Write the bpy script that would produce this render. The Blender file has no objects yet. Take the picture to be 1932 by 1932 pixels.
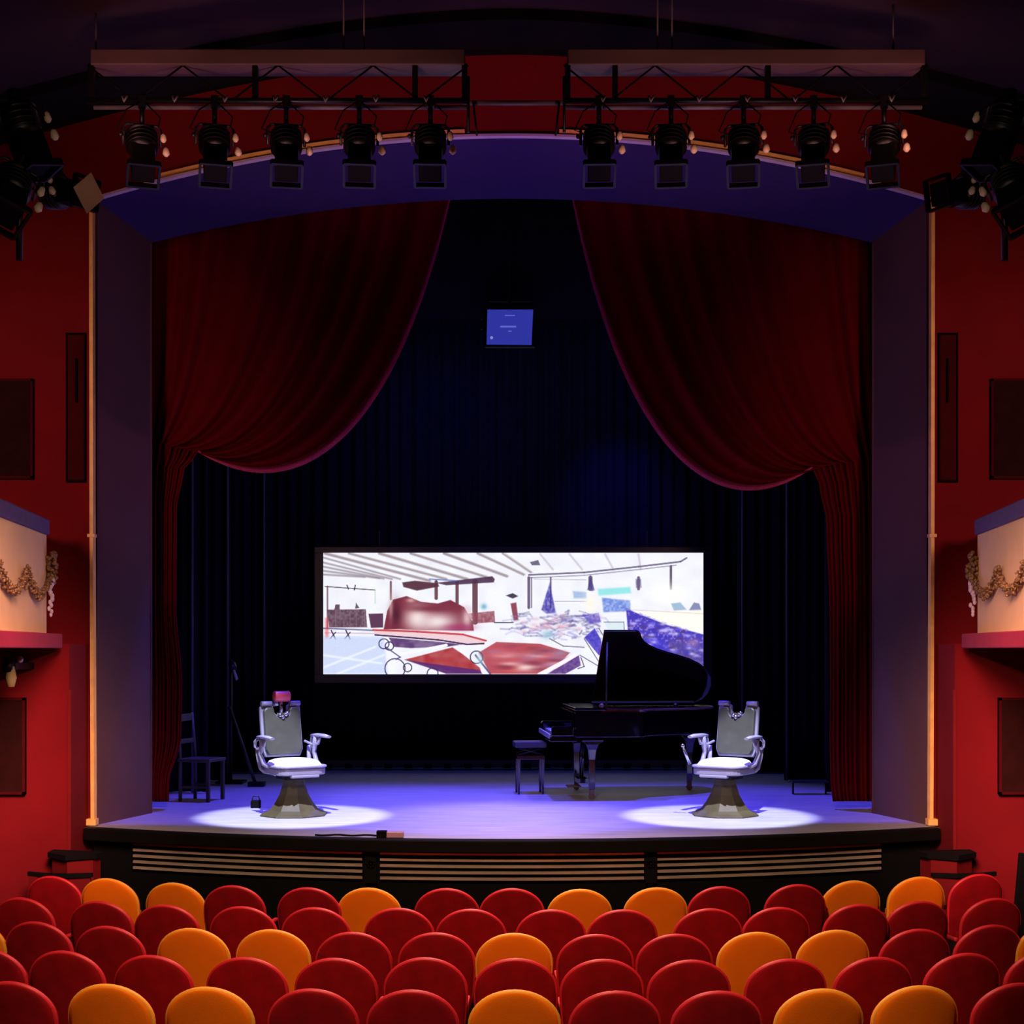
import bpy, math, random
import numpy as np
from mathutils import Matrix, Vector
R = math.radians
PI = math.pi
rnd = random.Random(7)
col = bpy.context.scene.collection
sc = bpy.context.scene

# ------------------------------------------------------------ camera
CAMZ, F, CX, HY = 2.87, 2750.0, 966.0, 1225.0
cam = bpy.data.cameras.new('camera'); camo = bpy.data.objects.new('camera', cam); col.objects.link(camo)
camo.location = (0, 0, CAMZ); camo.rotation_euler = (R(90), 0, 0)
cam.sensor_width = 36; cam.lens = F / 1932 * 36; cam.shift_y = (HY - 966) / 1932
cam.clip_end = 200; sc.camera = camo
STAGE = 1.19

# ------------------------------------------------------------ world, exposure
w = bpy.data.worlds.new('world'); sc.world = w; w.use_nodes = True
w.node_tree.nodes['Background'].inputs[0].default_value = (0.25, 0.12, 0.14, 1)
w.node_tree.nodes['Background'].inputs[1].default_value = 0.004
sc.view_settings.view_transform = 'Standard'; sc.view_settings.look = 'None'
sc.view_settings.exposure = 0; sc.view_settings.gamma = 1; sc.view_settings.use_curve_mapping = False
sc.cycles.max_bounces = 6; sc.cycles.diffuse_bounces = 3; sc.cycles.glossy_bounces = 3
sc.cycles.sample_clamp_indirect = 3.0
sc.cycles.use_denoising = True

# ------------------------------------------------------------ lights
def light(kind, loc, target, energy, colr, **k):
    l = bpy.data.lights.new('light', kind); o = bpy.data.objects.new('light', l); col.objects.link(o)
    o.location = loc; l.energy = energy; l.color = colr
    if target is not None:
        o.rotation_euler = (Vector(target) - Vector(loc)).to_track_quat('-Z', 'Y').to_euler()
    for a, b in k.items(): setattr(l, a, b)
    return o
WARM = (1.0, 0.62, 0.42)
# two white-lavender pools over the barber chairs
for cx, tx in ((-2.20, -2.20), (2.08, 2.08)):
    light('SPOT', (cx * .93, 12.35, 6.55), (tx, 14.62, STAGE), 4100, (0.66, 0.70, 1.0), spot_size=R(20.5), spot_blend=0.4, shadow_soft_size=0.04)
# blue wash over the stage floor
for x in (-2.2, 0.0, 2.2):
    light('SPOT', (x, 16.4, 8.0), (x * 0.9, 15.5, STAGE), 2300, (0.10, 0.065, 1.0), spot_size=R(52), spot_blend=0.7, shadow_soft_size=0.12)
light('SPOT', (0.1, 16.4, 8.2), (0.0, 14.6, STAGE), 3900, (0.44, 0.34, 1.0), spot_size=R(28), spot_blend=1.0, shadow_soft_size=0.2)
# blue on the back drape
light('SPOT', (-0.9, 18.3, 8.2), (-1.0, 20.7, 5.6), 130, (0.05, 0.05, 1.0), spot_size=R(50), spot_blend=1, shadow_soft_size=0.1)
light('SPOT', (1.4, 18.6, 6.6), (1.5, 20.7, 4.9), 330, (0.09, 0.05, 1.0), spot_size=R(45), spot_blend=1, shadow_soft_size=0.1)
light('AREA', (0, 18.0, 6.6), (0, 20.6, 2.0), 45, (0.12, 0.16, 1.0), size=4.0)
# added unseen spots: blue up-spill on the soffit, magenta on the wall above
light('SPOT', (0, 12.9, 5.2), (0, 14.5, 7.3), 12, (0.08, 0.02, 1.0), spot_size=R(96), spot_blend=1, shadow_soft_size=0.3)
light('SPOT', (0, 12.7, 6.6), (0, 13.9, 8.0), 20, (0.85, 0.08, 0.9), spot_size=R(110), spot_blend=1, shadow_soft_size=0.3)
# magenta side light on the hems of the house curtain
for s in (-1, 1):
    light('SPOT', (s * 0.6, 17.6, 3.6), (-s * 1.9, 15.3, 5.0), 90, (1.0, 0.12, 0.75), spot_size=R(60), spot_blend=1, shadow_soft_size=0.1)
# house lights: beams on the stalls, walls and balcony fronts
for s in (-1, 1):
    light('SPOT', (-s * 1.0, 6.5, 4.6), (s * 4.1, 11.9, 3.5), 750, (1.0, 0.68, 0.46), spot_size=R(20), spot_blend=0.8, shadow_soft_size=0.2)
    light('SPOT', (s * 2.2, 8.0, 4.2), (s * 4.9, 13.4, 1.5), 3900, (1.0, 0.50, 0.40), spot_size=R(30), spot_blend=0.9, shadow_soft_size=0.9)
    light('SPOT', (s * 4.5, 8.8, 4.9), (s * 4.7, 13.9, 5.0), 430, (1.0, 0.50, 0.42), spot_size=R(54), spot_blend=1, shadow_soft_size=0.3)
    light('SPOT', (s * 3.3, 11.0, 6.6), (s * 3.6, 13.9, 8.1), 42, (1.0, 0.40, 0.36), spot_size=R(80), spot_blend=1, shadow_soft_size=0.3)
light('SPOT', (-0.8, 4.6, 7.6), (-0.2, 10.0, 0.8), 2300, (1.0, 0.70, 0.46), spot_size=R(54), spot_blend=0.45, shadow_soft_size=0.4)
light('AREA', (0, 12.5, 5.6), (0, 10.4, 0.8), 120, (1.0, 0.6, 0.5), size=1.5, spread=R(90))
for s in (-1, 1):
    light('SPOT', (s * 1.9, 9.3, 3.9), (s * 1.85, 13.0, 8.3), 380, (1.0, 0.44, 0.40), spot_size=R(44), spot_blend=0.6, shadow_soft_size=0.4)  # added spots to light the rig lamps' knobs and the wall above
    light('SPOT', (s * 1.5, 6.8, 4.6), (s * 3.65, 10.7, 6.45), 70, (1.0, 0.75, 0.6), spot_size=R(17), spot_blend=0.6, shadow_soft_size=0.1)  # added narrow spots, unseen, to bring out the side lamp clusters

# ------------------------------------------------------------ materials
def lin(c):
    return tuple(((v / 255) / 12.92 if v / 255 <= .04045 else ((v / 255 + .055) / 1.055) ** 2.4) for v in c) + (1,)
def mat(name, rgb, rough=.6, metal=0, var=.15, scale=6, bump=0, bscale=40, sheen=0, spec=.5, coat=0, stretch=(1, 1, 1)):
    m = bpy.data.materials.new(name); m.use_nodes = True; nt = m.node_tree
    b = nt.nodes['Principled BSDF']; c = lin(rgb)
    tc = nt.nodes.new('ShaderNodeTexCoord'); mp = nt.nodes.new('ShaderNodeMapping'); mp.inputs['Scale'].default_value = stretch
    nt.links.new(tc.outputs['Object'], mp.inputs[0])
    n = nt.nodes.new('ShaderNodeTexNoise'); n.inputs['Scale'].default_value = scale; n.inputs['Detail'].default_value = 4
    nt.links.new(mp.outputs[0], n.inputs['Vector'])
    r = nt.nodes.new('ShaderNodeValToRGB'); nt.links.new(n.outputs[0], r.inputs[0])
    r.color_ramp.elements[0].position = .3; r.color_ramp.elements[1].position = .7
    r.color_ramp.elements[0].color = tuple(v * (1 - var) for v in c[:3]) + (1,)
    r.color_ramp.elements[1].color = tuple(min(1, v * (1 + var)) for v in c[:3]) + (1,)
    nt.links.new(r.outputs[0], b.inputs['Base Color'])
    b.inputs['Roughness'].default_value = rough; b.inputs['Metallic'].default_value = metal
    b.inputs['Specular IOR Level'].default_value = spec
    b.inputs['Coat Weight'].default_value = coat; b.inputs['Coat Roughness'].default_value = .08
    if sheen: b.inputs['Sheen Weight'].default_value = sheen
    if bump:
        n2 = nt.nodes.new('ShaderNodeTexNoise'); n2.inputs['Scale'].default_value = bscale; n2.inputs['Detail'].default_value = 5
        nt.links.new(mp.outputs[0], n2.inputs['Vector'])
        bp = nt.nodes.new('ShaderNodeBump'); bp.inputs['Strength'].default_value = bump; bp.inputs['Distance'].default_value = .01
        nt.links.new(n2.outputs[0], bp.inputs['Height']); nt.links.new(bp.outputs[0], b.inputs['Normal'])
    return m
def emit(name, rgb, s):
    m = bpy.data.materials.new(name); m.use_nodes = True; b = m.node_tree.nodes['Principled BSDF']
    b.inputs['Base Color'].default_value = lin(tuple(v * .3 for v in rgb)); b.inputs['Emission Color'].default_value = lin(rgb)
    b.inputs['Emission Strength'].default_value = s; return m
M = dict(
    red_wall=mat('red_wall', (114, 15, 22), .95, spec=.15, var=.10, scale=2.0, bump=.15, bscale=60),
    red_trim=mat('red_trim', (112, 10, 16), .8, spec=.2, var=.1),
    brown=mat('brown_panel', (40, 10, 9), .9, spec=.1, var=.2, scale=9, bump=.2, bscale=120),
    dark_red=mat('dark_red', (66, 6, 11), .9, spec=.1, var=.15),
    ceil=mat('ceiling_paint', (54, 20, 18), .9, var=.12, scale=1.5),
    reveal=mat('reveal_paint', (92, 66, 68), .9, spec=.2, var=.08, scale=1.2, bump=.1),
    rod=mat('rod_steel', (120, 112, 116), .5, metal=.2, var=.1),
    soffit=mat('soffit_blue_lit', (48, 36, 92), .9, var=.06, spec=.2),  # blue stage light on the soffit put into its colour
    gold=mat('gold_leaf', (252, 196, 108), .5, metal=0, var=.14, scale=8, spec=.6),
    bead=mat('pale_bead', (190, 180, 205), .45, var=.08),  # lavender tint carries the stage light on the arch's inner edge
    black=mat('black_paint', (7, 7, 8), .85, spec=.15, var=.3, scale=12),
    blackgloss=mat('black_gloss', (9, 9, 11), .18, var=.2, scale=4, coat=.6),
    blackmetal=mat('black_metal', (10, 11, 12), .45, metal=.2, var=.3, scale=20),
    steel=mat('dull_steel', (50, 50, 54), .4, metal=.5, var=.2),
    rigbeam=mat('rig_beam_paint', (96, 72, 70), .5, var=.25, scale=3, stretch=(.4, 1, 1)),
    velvet=mat('curtain_velvet', (100, 3, 14), .9, var=.12, scale=3, spec=.1, bump=.1, bscale=150),
    hem=mat('curtain_fringe', (190, 60, 130), .7, var=.25, scale=60),
    drape=mat('black_drape', (20, 21, 28), .95, var=.15, scale=4, spec=.1),
    stage=mat('stage_boards', (176, 174, 184), .42, var=.16, scale=5, bump=.25, bscale=26, stretch=(.35, 2.2, 1)),
    lip=mat('stage_lip', (11, 9, 9), .7, spec=.12, var=.25),
    slat=mat('fascia_slat', (180, 164, 146), .35, metal=.3, var=.18, scale=5, stretch=(.3, 3, 3)),
    carpet=mat('carpet', (60, 12, 16), .95, var=.25, scale=30),
    redseat=mat('red_velvet', (138, 3, 14), .85, var=.16, scale=9, sheen=.0, spec=.15, bump=.12, bscale=180),
    redlit=mat('red_velvet_lit', (206, 30, 44), .5, var=.1),  # seat red lightened for light caught on the rim; armrests share it
    orseat=mat('orange_velvet', (248, 118, 6), .85, var=.06, scale=6, sheen=.0, spec=.15, bump=.12, bscale=180),
    orlit=mat('orange_velvet_lit', (254, 166, 50), .6, var=.06),  # seat orange lightened for light caught on the rim
    cream=mat('cream_plaster', (226, 186, 140), .7, var=.06, scale=3),
    rail=mat('violet_rail', (72, 50, 110), .6, var=.15, scale=14),
    ledge=mat('magenta_ledge', (150, 14, 52), .7, var=.1),
    leaf=mat('garland_leaf', (120, 88, 56), .5, metal=.2, var=.45, scale=28),
    lilac=mat('lilac_plaster', (190, 170, 190), .5, var=.25, scale=30),
    porcelain=mat('white_enamel', (146, 142, 160), .3, var=.06),
    leather=mat('grey_leather', (76, 76, 66), .38, var=.14, scale=9, bump=.1),
    leather_toplit=mat('grey_leather_toplit', (236, 236, 226), .35, var=.06, scale=9),  # cushion leather whitened for the light falling from above
    olive=mat('olive_enamel', (76, 68, 42), .6, var=.25, scale=6),
    chrome=mat('chrome', (200, 200, 210), .15, metal=.95, var=.05),
    redleather=mat('red_leather', (206, 74, 92), .35, var=.1),
    piano=mat('piano_lacquer', (8, 7, 10), .14, var=.1, coat=1),
    mahog=mat('piano_inner_wood', (118, 52, 26), .15, var=.35, scale=7, coat=.6, stretch=(1, 1, 3)),
    keys=mat('ivory_keys', (214, 214, 220), .25, var=.04),
    brass=mat('brass', (120, 96, 84), .5, metal=.6, var=.1),
    wood=mat('chair_wood', (62, 56, 50), .5, var=.3, scale=8, stretch=(1, 1, .2)),
    pale=mat('cream_glint', (240, 216, 176), .4, var=.06),  # cream colour stands for the bright glint on the cable ends
    gel=mat('amber_gel', (190, 166, 110), .6, var=.08),
    pink=mat('pink_plastic', (190, 140, 160), .5, var=.1),
    blue_screen=emit('blue_standby_screen', (62, 70, 205), .55),
    screen_line=emit('screen_caption', (110, 120, 235), .7),
    screen_dot=emit('screen_dot', (150, 150, 235), .8),
)

# ------------------------------------------------------------ mesh helpers
class G:
    def __init__(s): s.v = []; s.f = []; s.sm = []
    def add(s, vs, fs, smooth=False, m=None):
        o = len(s.v)
        for p in vs:
            p = Vector(p)
            s.v.append(tuple(m @ p) if m is not None else tuple(p))
        for f in fs: s.f.append(tuple(i + o for i in f)); s.sm.append(smooth)
        return s
    def box(s, c, d, m=None, tap=1.0):
        x, y, z = d[0] / 2, d[1] / 2, d[2] / 2
        vs = [(c[0] + a * x * (tap if k > 0 else 1), c[1] + b * y * (tap if k > 0 else 1), c[2] + k * z) for k in (-1, 1) for a, b in ((-1, -1), (1, -1), (1, 1), (-1, 1))]
        return s.add(vs, [(3, 2, 1, 0), (4, 5, 6, 7), (0, 1, 5, 4), (1, 2, 6, 5), (2, 3, 7, 6), (3, 0, 4, 7)], False, m)
    def tube(s, pts, r, n=10, m=None, closed=False, cap=True):
        pts = [Vector(p) for p in pts]; N = len(pts); vs = []; fs = []
        rs = r if isinstance(r, (list, tuple)) else [r] * N
        prev = None
        for i, p in enumerate(pts):
            if closed: t = pts[(i + 1) % N] - pts[i - 1]
            else: t = pts[min(i + 1, N - 1)] - pts[max(i - 1, 0)]
            t.normalize()
            if prev is None:
                u = t.cross(Vector((0, 0, 1)))
                if u.length < .05: u = t.cross(Vector((0, 1, 0)))
            else: u = prev - t * prev.dot(t)
            u.normalize(); prev = u; v = t.cross(u)
            for k in range(n):
                a = 2 * PI * k / n; vs.append(p + (u * math.cos(a) + v * math.sin(a)) * rs[i])
        for i in range(N if closed else N - 1):
            for k in range(n):
                a = i * n + k; b = i * n + (k + 1) % n; j = (i + 1) % N
                fs.append((a, b, j * n + (k + 1) % n, j * n + k))
        s.add(vs, fs, True, m)
        if cap and not closed:
            o = len(s.v) - N * n
            s.f.append(tuple(o + k for k in range(n))[::-1]); s.sm.append(False)
            s.f.append(tuple(o + (N - 1) * n + k for k in range(n))); s.sm.append(False)
        return s
    def lathe(s, prof, n=24, m=None, smooth=True, sq=0.0, rot=0):
        vs = []; fs = []
        for r_, z in prof:
            for k in range(n):
                a = 2 * PI * k / n + rot; vs.append((r_ * math.cos(a), r_ * math.sin(a), z))
        for i in range(len(prof) - 1):
            for k in range(n):
                fs.append((i * n + k, i * n + (k + 1) % n, (i + 1) * n + (k + 1) % n, (i + 1) * n + k))
        fs.append(tuple(range(n))[::-1]); fs.append(tuple((len(prof) - 1) * n + k for k in range(n)))
        return s.add(vs, fs, smooth, m)
    def prism(s, poly, z0, z1, m=None):
        n = len(poly)
        vs = [(x, y, z0) for x, y in poly] + [(x, y, z1) for x, y in poly]
        fs = [tuple(range(n))[::-1], tuple(range(n, 2 * n))] + [(k, (k + 1) % n, n + (k + 1) % n, n + k) for k in range(n)]
        return s.add(vs, fs, False, m)
    def ball(s, c, r, m=None, n=10, sc_=(1, 1, 1)):
        vs = []; fs = []; h = n // 2 + 1
        for i in range(h + 1):
            t = PI * i / h
            for k in range(n):
                a = 2 * PI * k / n
                vs.append((c[0] + r * sc_[0] * math.sin(t) * math.cos(a), c[1] + r * sc_[1] * math.sin(t) * math.sin(a), c[2] + r * sc_[2] * math.cos(t)))
        for i in range(h):
            for k in range(n): fs.append((i * n + k, (i + 1) * n + k, (i + 1) * n + (k + 1) % n, i * n + (k + 1) % n))
        return s.add(vs, fs, True, m)
    def grid(s, fn, nu, nv, m=None, smooth=True):
        vs = [fn(i / nu, j / nv) for j in range(nv + 1) for i in range(nu + 1)]
        fs = [(j * (nu + 1) + i, j * (nu + 1) + i + 1, (j + 1) * (nu + 1) + i + 1, (j + 1) * (nu + 1) + i) for j in range(nv) for i in range(nu)]
        return s.add(vs, fs, smooth, m)
    def build(s, name, material, parent=None, loc=(0, 0, 0), rot=(0, 0, 0), bevel=0, solid=0, subd=0):
        me = bpy.data.meshes.new(name); me.from_pydata(s.v, [], s.f); me.update()
        me.polygons.foreach_set('use_smooth', s.sm)
        o = bpy.data.objects.new(name, me); col.objects.link(o); o.location = loc; o.rotation_euler = rot
        if parent: o.parent = parent
        me.materials.append(M[material] if isinstance(material, str) else material)
        if solid: d = o.modifiers.new('t', 'SOLIDIFY'); d.thickness = solid; d.offset = 0
        if bevel: d = o.modifiers.new('b', 'BEVEL'); d.width = bevel; d.segments = 2; d.limit_method = 'ANGLE'; d.angle_limit = R(40)
        if subd: d = o.modifiers.new('s', 'SUBSURF'); d.levels = subd; d.render_levels = subd
        return o
def tag(o, label, cat, group=None):
    o['label'] = label; o['category'] = cat
    if group: o['group'] = group
    return o
def thing(name, label, cat, loc=(0, 0, 0), rot=(0, 0, 0), group=None):
    o = bpy.data.objects.new(name, None); col.objects.link(o); o.location = loc; o.rotation_euler = rot
    o.empty_display_size = .1
    return tag(o, label, cat, group)
def struct(o): o['kind'] = 'structure'; return o
def copy_tree(o, parent=None):
    c = o.copy(); col.objects.link(c); c.parent = parent
    for ch in [x for x in KIDS[o.name]]: copy_tree(ch, c)
    KIDS[c.name] = []
    return c
KIDS = {}
def index_kids(o):
    KIDS[o.name] = list(o.children)
    for c in o.children: index_kids(c)
def P(px, py, D): return ((px - CX) / F * D, D, CAMZ - (py - HY) / F * D)

# ============================================================ THE HALL
def outer(x, zs=7.15, za=7.76, hw=4.0): return za - (za - zs) * (abs(x) / hw) ** 2
def inner(x): return 7.49 - (7.49 - 7.04) * (abs(x) / 3.70) ** 2
def vault(x): return 8.67 - .8 * (abs(x) / 4.67) ** 1.72
SIDE = 6.5
# stalls floor
struct(G().box((0, 3.6, -.05), (13.2, 20.4, .1)).build('floor', 'carpet'))
# side walls and rear wall of the hall
for s, nm in ((-1, 'left'), (1, 'right')):
    struct(G().box((s * (SIDE + .1), 3.6, 4.4), (.2, 20.4, 8.8)).build('wall_' + nm, 'red_wall'))
struct(G().box((0, -6.6, 4.4), (13.4, .2, 8.8)).build('wall_rear', 'red_wall'))
# lower flanks of the front wall, below the balconies, project toward the hall
for s, nm in ((-1, 'left'), (1, 'right')):
    struct(G().box((s * (4.04 + SIDE) / 2, 13.6, 1.46), (SIDE - 4.04, .6, 2.92)).build('wall_front_' + nm, 'red_wall'))
# wall above and beside the arch
g = G(); xs0 = [-SIDE + .25 * i for i in range(10)] + [-4.0 + 8.0 * i / 60 for i in range(61)] + [4.25 + .25 * i for i in range(10)]
xs0 = sorted(set(round(x, 4) for x in xs0))
for a, b in zip(xs0[:-1], xs0[1:]):
    if abs((a + b) / 2) > 4.0: la = lb = 0
    else: la, lb = outer(a), outer(b)
    vs = [(a, 13.9, la), (b, 13.9, lb), (b, 13.9, vault(b) + .1), (a, 13.9, vault(a) + .1), (a, 14.0, la), (b, 14.0, lb), (b, 14.0, vault(b) + .1), (a, 14.0, vault(a) + .1)]
    fs = [(0, 1, 2, 3), (7, 6, 5, 4), (0, 4, 5, 1), (3, 2, 6, 7)]
    if abs(a + 4) < 1e-3: fs.append((0, 3, 7, 4))
    g.add(vs, fs)
struct(g.build('wall_proscenium', 'red_wall'))
# vaulted ceiling
g = G(); n = 48
g.grid(lambda u, v: (-SIDE + 2 * SIDE * u, -6.6 + 20.6 * v, vault(-SIDE + 2 * SIDE * u)), n, 1)
struct(g.build('ceiling', 'ceil', solid=.06))
# black band standing for the shade in the cove between ceiling and front wall
g = G(); pts = []
for i in range(61):
    x = -SIDE + 2 * SIDE * i / 60; pts.append((x, vault(x)))
for i in range(60):
    (a, za), (b, zb) = pts[i], pts[i + 1]
    g.add([(a, 13.12, za - .13), (b, 13.12, zb - .13), (b, 13.12, zb), (a, 13.12, za), (a, 13.9, za - .13), (b, 13.9, zb - .13)], [(0, 1, 2, 3), (4, 5, 1, 0)])
struct(g.build('trim_1', 'black'))
# splayed reveal: sides and soffit
for s, nm in ((-1, 'left'), (1, 'right')):
    g = G()
    vs = [(s * 3.97, 13.95, STAGE - .02), (s * 3.69, 14.95, STAGE - .02), (s * 3.69, 14.95, inner(3.69)), (s * 3.97, 13.95, outer(3.97)),
          (s * 4.3, 13.95, STAGE - .02), (s * 4.3, 14.95, STAGE - .02), (s * 4.3, 14.95, 7.3), (s * 4.3, 13.95, 7.3)]
    g.add(vs, [(0, 1, 2, 3), (1, 5, 6, 2), (4, 0, 3, 7), (5, 4, 7, 6)])
    struct(g.build('wall_reveal_' + nm, 'reveal'))
    # thin light bead down the inner edge of the reveal
    struct(G().box((s * 3.70, 14.93, (STAGE + 7.02) / 2), (.02, .03, 7.02 - STAGE)).build('trim_' + ('2' if s < 0 else '3'), 'reveal'))
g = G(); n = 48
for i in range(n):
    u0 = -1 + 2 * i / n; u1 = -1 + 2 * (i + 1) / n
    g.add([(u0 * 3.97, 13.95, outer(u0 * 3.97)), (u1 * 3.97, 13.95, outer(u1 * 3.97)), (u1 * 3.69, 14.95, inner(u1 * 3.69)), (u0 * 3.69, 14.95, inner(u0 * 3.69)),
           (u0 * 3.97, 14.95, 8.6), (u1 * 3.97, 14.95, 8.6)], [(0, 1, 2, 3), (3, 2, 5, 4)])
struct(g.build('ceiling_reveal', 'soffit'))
# gilded frame: two posts, two arcs; pale bead below the arcs
def strip(pts, w_, d_, y):
    g = G(); vs = []; n = len(pts)
    for i, (x, z) in enumerate(pts):
        a = pts[max(i - 1, 0)]; b = pts[min(i + 1, n - 1)]
        tx, tz = b[0] - a[0], b[1] - a[1]; L = math.hypot(tx, tz); nx, nz = -tz / L, tx / L
        vs += [(x - nx * w_ / 2, y, z - nz * w_ / 2), (x + nx * w_ / 2, y, z + nz * w_ / 2), (x + nx * w_ / 3, y - d_, z + nz * w_ / 3), (x - nx * w_ / 3, y - d_, z - nz * w_ / 3)]
    fs = []
    for i in range(n - 1):
        for k in range(4): fs.append((i * 4 + k, i * 4 + (k + 1) % 4, (i + 1) * 4 + (k + 1) % 4, (i + 1) * 4 + k))
    fs += [(3, 2, 1, 0), tuple((n - 1) * 4 + k for k in range(4))]
    return g.add(vs, fs)
k_ = 4
for s in (-1, 1):
    g = strip([(s * 3.985, STAGE + .02), (s * 3.995, 3.9), (s * 4.0, 7.12)], .05, .06, 13.9)
    g.box((s * 3.99, 13.86, STAGE + .04), (.09, .1, .06)); g.box((s * 3.995, 13.865, 3.95), (.07, .08, .03))
    struct(g.build('trim_%d' % k_, 'gold')); k_ += 1
for s in (-1, 1):  # gap left at the crown to stand for the unlit moulding
    pts = [(s * (.45 + 2.9 * i / 24), outer(.45 + 2.9 * i / 24) + .05) for i in range(25)]
    struct(strip(pts, .035, .045, 13.9).build('trim_%d' % k_, 'gold')); k_ += 1
pts = [(-3.98 + 7.96 * i / 60, outer(-3.98 + 7.96 * i / 60)) for i in range(61)]
struct(strip(pts, .035, .05, 13.9).build('trim_8', 'bead'))

# stage house shell
struct(G().box((-6.6, 18, 5), (.2, 8.2, 10)).build('wall_stage_left', 'black'))
struct(G().box((6.6, 18, 5), (.2, 8.2, 10)).build('wall_stage_right', 'black'))
struct(G().box((0, 21.9, 5), (13.4, .2, 10)).build('wall_back', 'black'))
struct(G().box((0, 18, 10.05), (13.4, 8.2, .1)).build('ceiling_stage', 'black'))

# stage floor with curved front
def lipY(x, off=0): return 12.78 + off + .92 * (x / 4.05) ** 2
fr = [(-4.02 + 8.04 * i / 40, lipY(-4.02 + 8.04 * i / 40)) for i in range(41)]
g = G().prism(fr + [(4.02, 14.2), (6.5, 14.2), (6.5, 21.8), (-6.5, 21.8), (-6.5, 14.2), (-4.02, 14.2)], STAGE - .06, STAGE)
struct(g.build('floor_stage', 'stage'))
def arcband(off0, off1, z0, z1, xa=-4.02, xb=4.02, n=48):
    g = G(); vs = []; fs = []
    for i in range(n + 1):
        x = xa + (xb - xa) * i / n
        vs += [(x, lipY(x, off0), z0), (x, lipY(x, off0), z1), (x, lipY(x, off1), z1), (x, lipY(x, off1), z0)]
    for i in range(n):
        for k in range(4): fs.append((i * 4 + k, i * 4 + (k + 1) % 4, (i + 1) * 4 + (k + 1) % 4, (i + 1) * 4 + k))
    fs += [(3, 2, 1, 0), tuple(n * 4 + k for k in range(4))]
    return g.add(vs, fs)
g = arcband(-.03, .12, STAGE - .11, STAGE + .004)
struct(g.build('trim_9', 'lip', bevel=.012))
# stage front: fascia with five pale slats and two rosette blocks
fa = thing('stage_fascia', 'curved black stage front with five pale horizontal slats behind front row', 'stage front', (0, 0, 0))
arcband(.10, .2, 0, STAGE - .10, -3.95, 3.95).build('panel', 'black', fa)
for i in range(5):
    z = 1.062 - i * .055
    g = G()
    for a, b in ((-3.52, -1.33), (-1.17, 1.17), (1.29, 3.42)):
        q = arcband(.06, .11, z - .011, z + .011, a, b, 16); g.add(q.v, q.f)
    g.build('slat', 'slat', fa)
for x in (-1.25, 1.23):
    g = G(); y = lipY(x, .075)
    g.box((x, y, .95), (.10, .07, .3))
    for k in range(8):
        a = k * PI / 4; g.ball((x + .03 * math.cos(a), y - .04, .97 + .03 * math.sin(a)), .014, n=8)
    g.ball((x, y - .045, .97), .015, n=8)
    g.build('rosette_block', 'lip', fa)
# pedestals at the ends of the stage front, each with a black cap
for s, side in ((-1, 'left'), (1, 'right')):
    p = thing('corner_pedestal', 'red angled pedestal with flat black cap at the %s end of stage' % side, 'pedestal', (s * 3.93, 13.10, 0), (0, 0, s * R(12)))
    hexa = [(-.24, .14), (-.20, -.04), (0.02, -.17), (.19, -.02), (.2, .10)] if s < 0 else [(-.2, .16), (-.19, -.02), (-.02, -.17), (.2, -.04), (.24, .16)]
    G().prism(hexa, 0, 1.0).build('body', 'red_trim', p)
    G().prism([(x * 1.2, y * 1.25 if y < 0 else y) for x, y in hexa], 1.0, 1.045).build('cap', 'black', p)
    p = thing('low_parapet', 'low red parapet with curved black top beside the %s wall' % side, 'parapet', (0, 0, 0))
    pts = [(s * 4.28, 12.90), (s * 4.12, 12.85), (s * 3.92, 12.83), (s * 3.72, 12.85), (s * 3.72, 12.88), (s * 3.92, 12.86), (s * 4.12, 12.88), (s * 4.28, 12.93)]
    if s > 0: pts = pts[::-1]
    G().prism(pts, 0, .86).build('body', 'red_trim', p)
    cx_, cy_ = s * 4.0, 12.87
    G().prism([(cx_ + (x - cx_) * 1.06, cy_ + (y - cy_) * 1.7) for x, y in pts], .86, .895).build('cap', 'black', p)

# tall narrow niches with cover strips beside the frame, and dark wall panels
for s, side in ((-1, 'left'), (1, 'right')):
    for z0, z1, wh in ((4.46, 5.88, 'upper'), (1.7, 2.87, 'lower')):
        t = thing('wall_hatch', 'tall narrow dark red hatch beside the %s gold post, %s one' % (side, wh), 'hatch', (s * 4.15, 13.885, z0))
        hz = z1 - z0
        G().box((0, 0, hz / 2), (.16, .03, hz)).build('panel', 'dark_red', t, bevel=.004)
        g = G()
        for c, d in (((0, -.02, .01), (.18, .02, .02)), ((0, -.02, hz - .01), (.18, .02, .02)), ((-.085, -.02, hz / 2), (.014, .02, hz)), ((.085, -.02, hz / 2), (.014, .02, hz))): g.box(c, d)
        g.build('frame', 'black', t)
        G().box((s * -.01, -.03, hz * .68), (.018, .04, .42)).build('handle', 'black', t, bevel=.004)
    for z0, z1, wd, wh, yy in ((4.49, 5.44, 1.0, 'above the balcony', 13.87), (1.55, 2.43, 1.0, 'below the balcony', 13.27)):
        xin = 4.55 if 'above' in wh else 4.425
        G_ = thing('acoustic_panel', 'dark brown rectangular panel on the %s red wall %s' % (side, wh), 'wall panel', (s * (xin + wd / 2), yy, z0))
        G().box((0, 0, (z1 - z0) / 2), (wd, .05, z1 - z0)).build('board', 'brown', G_, bevel=.006)
        fz = z1 - z0
        g = G()
        for (c, d) in (((0, -.02, .012), (wd, .03, .024)), ((0, -.02, fz - .012), (wd, .03, .024)), ((-wd / 2 + .012, -.02, fz / 2), (.024, .03, fz)), ((wd / 2 - .012, -.02, fz / 2), (.024, .03, fz))): g.box(c, d)
        g.build('frame', 'dark_red', G_)
    # slim corner bead on the wall corner
    struct(G().box((s * 4.035, 13.295, 1.75), (.03, .03, 1.5)).build('trim_%d' % (10 if s < 0 else 11), 'red_trim'))

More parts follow.
